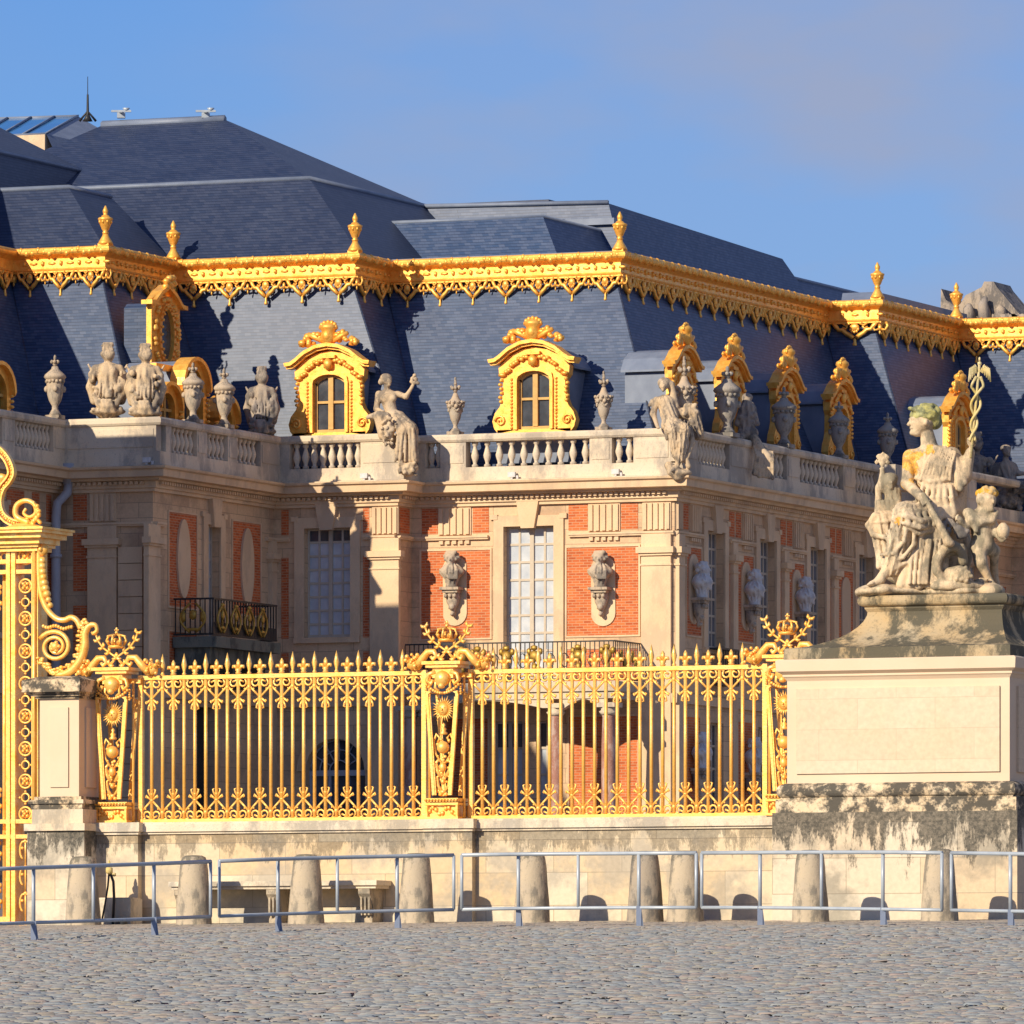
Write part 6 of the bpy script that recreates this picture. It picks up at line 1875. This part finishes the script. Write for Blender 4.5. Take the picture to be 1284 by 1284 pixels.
# ---- bollards
def bollard_mb(seed):
    m = MB(); rng = random.Random(seed)
    m.lathe([(.27, -.1), (.265, 0), (.262, .06), (.245, .3), (.225, .55), (.205, .8), (.19, .93), (.17, .985), (.12, 1.01), (.03, 1.015)], seg=20)
    out = []
    for (x, y, z) in m.v:
        k = 1 + .018*math.sin(3*math.atan2(y, x)+z*5+seed) + .012*math.sin(z*13+seed*2)
        out.append((x*k, y*k, z))
    m.v = out
    return m
bl = [(104, 'leftmost stone bollard, in front of the pier and water tap'), (243, 'second stone bollard from the left, in front of the left end of the bench'),
      (384, 'third stone bollard from the left, in front of the right half of the bench'), (522, 'stone bollard just right of the bench, below the middle pilaster'),
      (667, 'stone bollard just right of the middle pilaster block'), (809, 'darker grey stone bollard, left one of the close pair'),
      (859, 'pale stone bollard, right one of the close pair'), (1016, 'stone bollard in front of the left end of the big pedestal'),
      (1178, 'rightmost stone bollard, in front of the right part of the big pedestal')]
M['bollard_dark'] = weathered('dark_bollard_stone', (.34, .29, .23), (.4, .32, .23), (.13, .125, .115), None, .8, 4.0, top=1.0)
for i, (px, lab) in enumerate(bl):
    b = -1.45 if px < 960 else -2.4
    a = FF.a(px, b); w = FF.world(a, b); z = ground_z(w.x, w.y)-.02
    o = bollard_mb(i+1).obj('stone_bollard', M['bollard_dark' if px == 809 else 'bollard'], None, (w.x, w.y, z))
    tag(o, lab, 'bollard', 'stone bollards along the low wall')
# ---- bench
bx0, bx1 = FF.a(211, -.75), FF.a(472, -.75)
w = FF.world(0, -.5); zg = ground_z(*FF.world((bx0+bx1)/2, -.5).xy)
bn = fthing('stone_bench', 'long weathered stone bench on carved scroll brackets against the low wall', 'bench', bx0, -.5, zg)
L = bx1-bx0; h = .53
m = MB(); m.box(0, L, -.25, .29, h, h+.07); m.box(.03, L-.03, -.21, .29, h-.045, h); m.obj('seat', M['ped_stain'] if False else M['coping_low'], bn)
for x in (.16, L*.5-.02, L-.22):
    m = MB(); prf = [(-.2, h-.045), (-.2, h-.12), (-.13, h-.2), (-.06, h-.3), (-.05, .1), (-.1, .05), (-.1, -.1), (.29, -.1), (.29, h-.045)]
    m.M = Matrix.Rotation(PI/2, 4, 'Z')
    m.prism([(y, z) for y, z in prf], -x-.09, -x+.09)
    m.M = None
    for k in (-.06, 0, .06): m.box(x+k-.015, x+k+.015, -.16, -.05, .1, h-.1)
    m.obj('bench_bracket', M['bollard'], bn)
# ---- tap and block
w = FF.world(FF.a(150, -.55), -.55); zg = ground_z(w.x, w.y)
m = MB(); m.box(-.27, .27, -.2, .2, -.05, .36); m.box(-.25, .25, -.18, .18, .36, .38)
tag(m.obj('stone_block', M['coping_low'], None, (w.x, w.y, zg), (0, 0, RZ)), 'low pale stone block at the foot of the wall behind the water tap', 'block')
w = FF.world(FF.a(137, -.85), -.85); zg = ground_z(w.x, w.y)
tp = thing('water_tap', 'thin dark standpipe tap with a long lever, just right of the leftmost bollard', 'water tap', (w.x, w.y, zg))
m = MB(); m.tube([(.05, 0, 0), (.07, 0, .4), (.06, 0, .62), (.0, 0, .78)], .02, 6); m.obj('pipe', M['iron'], tp)
m = MB(); m.ball((0, 0, .78), (.06, .05, .07)); m.lathe([(.02, .8), (.03, .86), (.01, .93)], seg=6); m.ball((.07, 0, .72), .035); m.obj('valve', M['bronze'], tp)
m = MB(); m.tube([(0, 0, .78), (-.02, 0, .55), (-.06, 0, .3), (-.1, -.02, .08)], .014, 6); m.obj('lever', M['iron'], tp)
w2 = FF.world(FF.a(152, -.95), -.95)
m = MB(); m.lathe([(.1, -.03), (.09, .03), (.05, .07), (.02, .08)], seg=10); tag(m.obj('drain_cover', M['iron'], None, (w2.x, w2.y, ground_z(w2.x, w2.y))), 'small dark iron knob on the paving beside the water tap', 'cover')

# ---- barriers
def foot_Y(px, py):
    k = SLOPE*(SN*(px-642)/FOC + CS)
    return 1.6/(k-(1300-py)/FOC)
pts_px = [-100, 42, 193, 348, 498, 650, 801, 953, 1107, 1267, 1420]
foot = [1182, 1177, 1172, 1167, 1163.5, 1161, 1160.5, 1160, 1160, 1160.5, 1161]
top = [1093, 1088, 1083, 1077, 1073.5, 1071, 1070, 1069, 1068.5, 1070.5, 1073]
low = [1161, 1157, 1152, 1146, 1142, 1139, 1138, 1138, 1140, 1142.5, 1145]
def lerp_t(px, arr):
    for i in range(len(pts_px)-1):
        if px <= pts_px[i+1]:
            q = (px-pts_px[i])/(pts_px[i+1]-pts_px[i]); return arr[i]*(1-q)+arr[i+1]*q
    return arr[-1]
def bar_pt(px, arr):
    Y = foot_Y(px, lerp_t(px, foot))
    return Vector(((px-642)*Y/FOC, Y, (1300-lerp_t(px, arr))*Y/FOC))
secs = [(-31, 264, (42, 193), 117, 'leftmost grey rail barrier section, in front of the gate and pier'), (275, 569, (348.5, 498), 423, 'grey rail barrier section in front of the stone bench'),
        (579, 873, (650, 801), 725, 'middle grey rail barrier section, between the middle pilaster and the close bollard pair'),
        (880, 1181, (953, 1107), 1030, 'grey rail barrier section crossing the left part of the big pedestal'), (1193, 1400, (1267, 1400), 1335, 'rightmost grey rail barrier section, cut by the right edge')]
for x0, x1, posts, mid, lab in secs:
    o0 = bar_pt(x0, foot)
    s_ = thing('rail_barrier', lab, 'barrier', o0, 0, 'galvanised rail barriers along the paving')
    T0, T1, B0_, B1_ = bar_pt(x0, top)-o0, bar_pt(x1, top)-o0, bar_pt(x0, low)-o0, bar_pt(x1, low)-o0
    nn = 5; tp_ = [bar_pt(x0+(x1-x0)*i/nn, top)-o0 for i in range(nn+1)]; lp_ = [bar_pt(x0+(x1-x0)*i/nn, low)-o0 for i in range(nn+1)]
    m = MB(); m.tube(tp_, .028, 8); m.obj('top_rail', M['galv'], s_)
    m = MB(); m.tube(lp_, .025, 8); m.obj('bottom_rail', M['galv'], s_)
    for xx in (x0, x1, mid):
        m = MB(); p, q = bar_pt(xx, low)-o0, bar_pt(xx, top)-o0; m.tube([p, q], .024, 8); m.obj('upright', M['galv'], s_)
    for xx in posts:
        m = MB(); f_ = bar_pt(xx, foot)-o0; q = bar_pt(xx, top)-o0; l_ = bar_pt(xx, low)-o0
        m.tube([l_, (l_.x, l_.y, q.z)], .027, 8); po = m.obj('post', M['galv'], s_)
        m = MB(); m.box(f_.x-.035, f_.x+.035, f_.y-.035, f_.y+.035, f_.z-.05, l_.z+.02); m.add([(f_.x+.036, f_.y-.02, f_.z-.02), (f_.x+.065, f_.y-.02, f_.z-.02), (f_.x+.036, f_.y-.02, l_.z-.02), (f_.x+.036, f_.y+.02, f_.z-.02), (f_.x+.065, f_.y+.02, f_.z-.02), (f_.x+.036, f_.y+.02, l_.z-.02)], [(0,1,2),(3,5,4),(1,4,5,2),(0,2,5,3),(0,3,4,1)])
        m.obj('post_foot', M['foot_blue'], po)

# ================================================================== GROUND
t = NT('paved_ground')
vor = t.n.new('ShaderNodeTexVoronoi'); vor.inputs['Scale'].default_value = 6.0; t.link(t.co, vor.inputs['Vector'])
c = t.mix(.5, t.ramp(t.noise(2.5, 6, .7), [(.3, (.16, .14, .135)), (.7, (.26, .22, .2))]), vor.outputs['Color'], 'SOFT_LIGHT')
t.bump(vor.outputs['Distance'], .6, .03)
M['ground'] = t.done(c, .85, spec=.3)
M['ground'].node_tree.nodes['Principled BSDF'].inputs['Base Color']
def gpt(X, Y, d=0.0): return (X, Y, ground_z(X, Y)+d)
m = MB()
# one sheet: sloping up to the palace, then level out to the horizon
def gz2(D): return -1.6 + SLOPE*min(max(D, -60), 330)
Ds = [-3000, -60, 0, 40, 80, 120, 200, 330, 6000]
Es = [-5000, -300, -60, -20, 0, 20, 60, 300, 5000]
vs = []
for d in Ds:
    for e in Es: vs.append((d*SN+e*CS, d*CS-e*SN, gz2(d)-.03))
fs = []
for i in range(len(Ds)-1):
    for j in range(len(Es)-1):
        k = i*len(Es)+j; fs.append((k, k+1, k+len(Es)+1, k+len(Es)))
m.add(vs, fs); g_ = m.obj('ground', M['ground']); tag(g_, kind='structure')
m = MB()
D1, D2 = (FF.X*SN+FF.Y*CS)+.6, 330
vs = []
for d in (D1, 150, 200, D2):
    for e in (-45, 0, 60): vs.append((d*SN+e*CS, d*CS-e*SN, gz2(d)-.02))
m.add(vs, [(i*3+j, i*3+j+1, i*3+j+4, i*3+j+3) for i in range(3) for j in range(2)])
tag(m.obj('courtyard_paving', plain('pale_courtyard_paving', (.42, .36, .28), (.34, .29, .23), .9, .6, 0, .4)), kind='structure')  # paler sheet laid over the court ground to bounce warm light
t = NT('cobble_stone')
geo = t.n.new('ShaderNodeNewGeometry')
c = t.ramp(geo.outputs['Random Per Island'], [(0, (.27, .30, .345)), (.25, (.32, .32, .33)), (.45, (.36, .315, .30)), (.6, (.30, .32, .355)), (.8, (.38, .34, .285)), (.92, (.37, .29, .275)), (1, (.33, .33, .33))])
c = t.mix(.6, c, t.ramp(t.noise(9, 5, .7), [(.3, (.6, .6, .62)), (.7, (1.25, 1.22, 1.2))]), 'MULTIPLY')
c = t.mix(1.0, c, (.93, .945, .87), 'MULTIPLY')
# sand swept against the wall foot
dt = t.n.new('ShaderNodeVectorMath'); dt.operation = 'DOT_PRODUCT'; dt.inputs[1].default_value = (SN, CS, 0); t.link(t.co, dt.inputs[0])
mr = t.n.new('ShaderNodeMapRange'); D0 = FF.X*SN+FF.Y*CS; mr.inputs['From Min'].default_value = D0-11; mr.inputs['From Max'].default_value = D0-3; mr.inputs['To Min'].default_value = 0; mr.inputs['To Max'].default_value = .45
t.link(dt.outputs['Value'], mr.inputs['Value'])
ad = t.n.new('ShaderNodeMath'); ad.operation = 'ADD'; t.link(mr.outputs[0], ad.inputs[0]); t.link(t.noise(.5, 6, .65), ad.inputs[1])
c = t.mix(t.ramp(ad.outputs[0], [(.62, (0, 0, 0)), (.95, (.75, .75, .75))]), c, (.42, .35, .27))
t.bump(t.noise(45, 4, .7), .5, .006)
M['cobble'] = t.done(c, .75, spec=.35)
def cobbles():
    rs = np.random.RandomState(11)
    sx, sy = .165, .15
    Xs = np.arange(-9.5, 9.5, sx); Ys = np.arange(57, 121, sy)
    gx, gy = np.meshgrid(Xs, Ys)
    gx = gx + (np.arange(len(Ys)) % 2)[:, None]*sx*.5 + rs.uniform(-.025, .025, gx.shape)
    gy = gy + rs.uniform(-.025, .025, gy.shape)
    x, y = gx.ravel(), gy.ravel()
    # keep what lies inside the field of view plus a margin, in front of the wall line
    cb = (x-FF.X)*SN + (y-FF.Y)*CS
    lim = y*642/FOC + 2.2
    keep = (np.abs(x) < lim) & (cb < -.3)
    ca = (x-FF.X)*CS - (y-FF.Y)*SN
    keep &= ~((cb > -1.15) & (ca > 4.4))
    keep &= ~((cb > -.85) & (ca < -6.0))
    x, y = x[keep], y[keep]; N = len(x)
    u = np.array([-1, -.72, .72, 1.0]); U, V = np.meshgrid(u, u)
    hh = np.where((np.abs(U) == 1) & (np.abs(V) == 1), -.032, np.where((np.abs(U) == 1) | (np.abs(V) == 1), -.013, 0))
    U, V, hh = U.ravel(), V.ravel(), hh.ravel()
    k = np.where((np.abs(U) == 1) & (np.abs(V) == 1), .9, 1.0)
    sc1 = rs.uniform(.84, 1.0, (N, 1)); sc2 = rs.uniform(.84, 1.0, (N, 1))
    px_ = U[None]*k*sx*.5*sc1; py_ = V[None]*k*sy*.5*sc2
    rot = rs.normal(0, .10, (N, 1)); c_, s_ = np.cos(rot), np.sin(rot)
    dx, dy = px_*c_-py_*s_, px_*s_+py_*c_
    tx, ty = rs.normal(0, .035, (N, 1)), rs.normal(0, .022, (N, 1))
    und = .012*np.sin(x*1.3)*np.cos(y*.9)+.01*np.sin(y*2.3+x*.7)
    base = -1.6 + SLOPE*((x[:, None]+dx)*SN+(y[:, None]+dy)*CS)
    calm = np.clip((-((x-FF.X)*SN+(y-FF.Y)*CS)-1.0)/8.0, .12, 1)[:, None]   # flatter next to the wall
    z = base + (hh[None] + dx*tx + dy*ty + rs.normal(0, .005, (N, 1)) - .026*(rs.rand(N, 1) < .08))*calm + und[:, None]*calm + .0
    co = np.stack([x[:, None]+dx, y[:, None]+dy, z], -1).reshape(-1, 3)
    q = []
    for j in range(3):
        for i in range(3): q.append((j*4+i, j*4+i+1, (j+1)*4+i+1, (j+1)*4+i))
    q = np.array(q); F = (q[None]+(np.arange(N)*16)[:, None, None]).reshape(-1, 4)
    me = bpy.data.meshes.new('cobblestone_paving')
    me.vertices.add(len(co)); me.vertices.foreach_set('co', co.ravel())
    me.loops.add(F.size); me.loops.foreach_set('vertex_index', F.ravel().astype(np.int32))
    me.polygons.add(len(F)); me.polygons.foreach_set('loop_start', np.arange(0, F.size, 4, dtype=np.int32)); me.polygons.foreach_set('loop_total', np.full(len(F), 4, dtype=np.int32))
    me.polygons.foreach_set('use_smooth', np.ones(len(F), dtype=bool))
    me.update(); me.validate(); me.materials.append(M['cobble'])
    o = bpy.data.objects.new('cobblestone_paving', me); COL.objects.link(o); tag(o, kind='structure')
    print('cobbles', N)
cobbles()
# courtyard floor behind the fence is a separate pale sheet for warm bounce light

# ================================================================== CAMERA, LIGHT, SKY
cam = bpy.data.cameras.new('camera'); cam.sensor_width = 36; cam.lens = 36*FOC/1284; cam.shift_x = 0; cam.shift_y = (1300-642)/1284
cam.clip_start = 1; cam.clip_end = 9000
co_ = bpy.data.objects.new('camera', cam); COL.objects.link(co_); co_.location = (0, 0, 0); co_.rotation_euler = (PI/2, 0, 0)
sc.camera = co_
AZ, EL = R(42), R(26)
# direction towards the sun: behind the camera, to its left
sd = Vector((-math.sin(AZ)*math.cos(EL), -math.cos(AZ)*math.cos(EL), math.sin(EL)))
sun = bpy.data.lights.new('sun', 'SUN'); sun.energy = 4.8; sun.angle = R(.5); sun.color = (1.0, .875, .67)
so_ = bpy.data.objects.new('sun', sun); COL.objects.link(so_); so_.rotation_euler = sd.to_track_quat('Z', 'Y').to_euler(); so_.location = (-30, -30, 60)
wd = bpy.data.worlds.new('World'); sc.world = wd; wd.use_nodes = True
nt = wd.node_tree; bg = nt.nodes['Background']
sky = nt.nodes.new('ShaderNodeTexSky'); sky.sky_type = 'NISHITA'; sky.sun_disc = False
sky.sun_elevation = EL; sky.sun_rotation = math.atan2(sd.x, sd.y)
sky.altitude = 100; sky.air_density = 1.0; sky.dust_density = .3; sky.ozone_density = 4.0
# thin lilac cloud veil: noise on the view direction
tc = nt.nodes.new('ShaderNodeTexCoord'); mp = nt.nodes.new('ShaderNodeMapping'); mp.inputs['Scale'].default_value = (13, 6, 34); mp.inputs['Location'].default_value = (.35, .0, .1)
nt.links.new(tc.outputs['Generated'], mp.inputs['Vector'])
nz = nt.nodes.new('ShaderNodeTexNoise'); nz.inputs['Scale'].default_value = 1.3; nz.inputs['Detail'].default_value = 5; nz.inputs['Roughness'].default_value = .5
nt.links.new(mp.outputs['Vector'], nz.inputs['Vector'])
rp = nt.nodes.new('ShaderNodeValToRGB'); rp.color_ramp.elements[0].position = .42; rp.color_ramp.elements[1].position = .66
rp.color_ramp.elements[0].color = (0, 0, 0, 1); rp.color_ramp.elements[1].color = (1, 1, 1, 1)
nt.links.new(nz.outputs['Fac'], rp.inputs['Fac'])
tint = nt.nodes.new('ShaderNodeMix'); tint.data_type = 'RGBA'; tint.blend_type = 'MULTIPLY'; tint.inputs[0].default_value = 1; tint.inputs[7].default_value = SKY_TINT
nt.links.new(sky.outputs[0], tint.inputs[6])
mx = nt.nodes.new('ShaderNodeMix'); mx.data_type = 'RGBA'; mx.inputs[7].default_value = SKY_CLOUD
sx_ = nt.nodes.new('ShaderNodeSeparateXYZ'); nt.links.new(tc.outputs['Generated'], sx_.inputs[0])
gr = nt.nodes.new('ShaderNodeMapRange'); gr.interpolation_type = 'SMOOTHSTEP'      # the veil thickens towards the right
gr.inputs['From Min'].default_value = -.055; gr.inputs['From Max'].default_value = .0; gr.inputs['To Min'].default_value = .08; gr.inputs['To Max'].default_value = .95
nt.links.new(sx_.outputs[0], gr.inputs['Value'])
m1 = nt.nodes.new('ShaderNodeMath'); m1.operation = 'MULTIPLY_ADD'; m1.inputs[1].default_value = .65; m1.inputs[2].default_value = .3
nt.links.new(rp.outputs['Color'], m1.inputs[0])
ml = nt.nodes.new('ShaderNodeMath'); ml.operation = 'MULTIPLY'; nt.links.new(gr.outputs[0], ml.inputs[1])
nt.links.new(m1.outputs[0], ml.inputs[0]); nt.links.new(ml.outputs[0], mx.inputs[0]); nt.links.new(tint.outputs[2], mx.inputs[6])
nt.links.new(mx.outputs[2], bg.inputs['Color']); bg.inputs['Strength'].default_value = .1
vs_ = sc.view_settings; vs_.view_transform = 'Standard'; vs_.look = 'None'; vs_.gamma = 1; vs_.exposure = EXPO
sc.render.resolution_x = sc.render.resolution_y = 1024
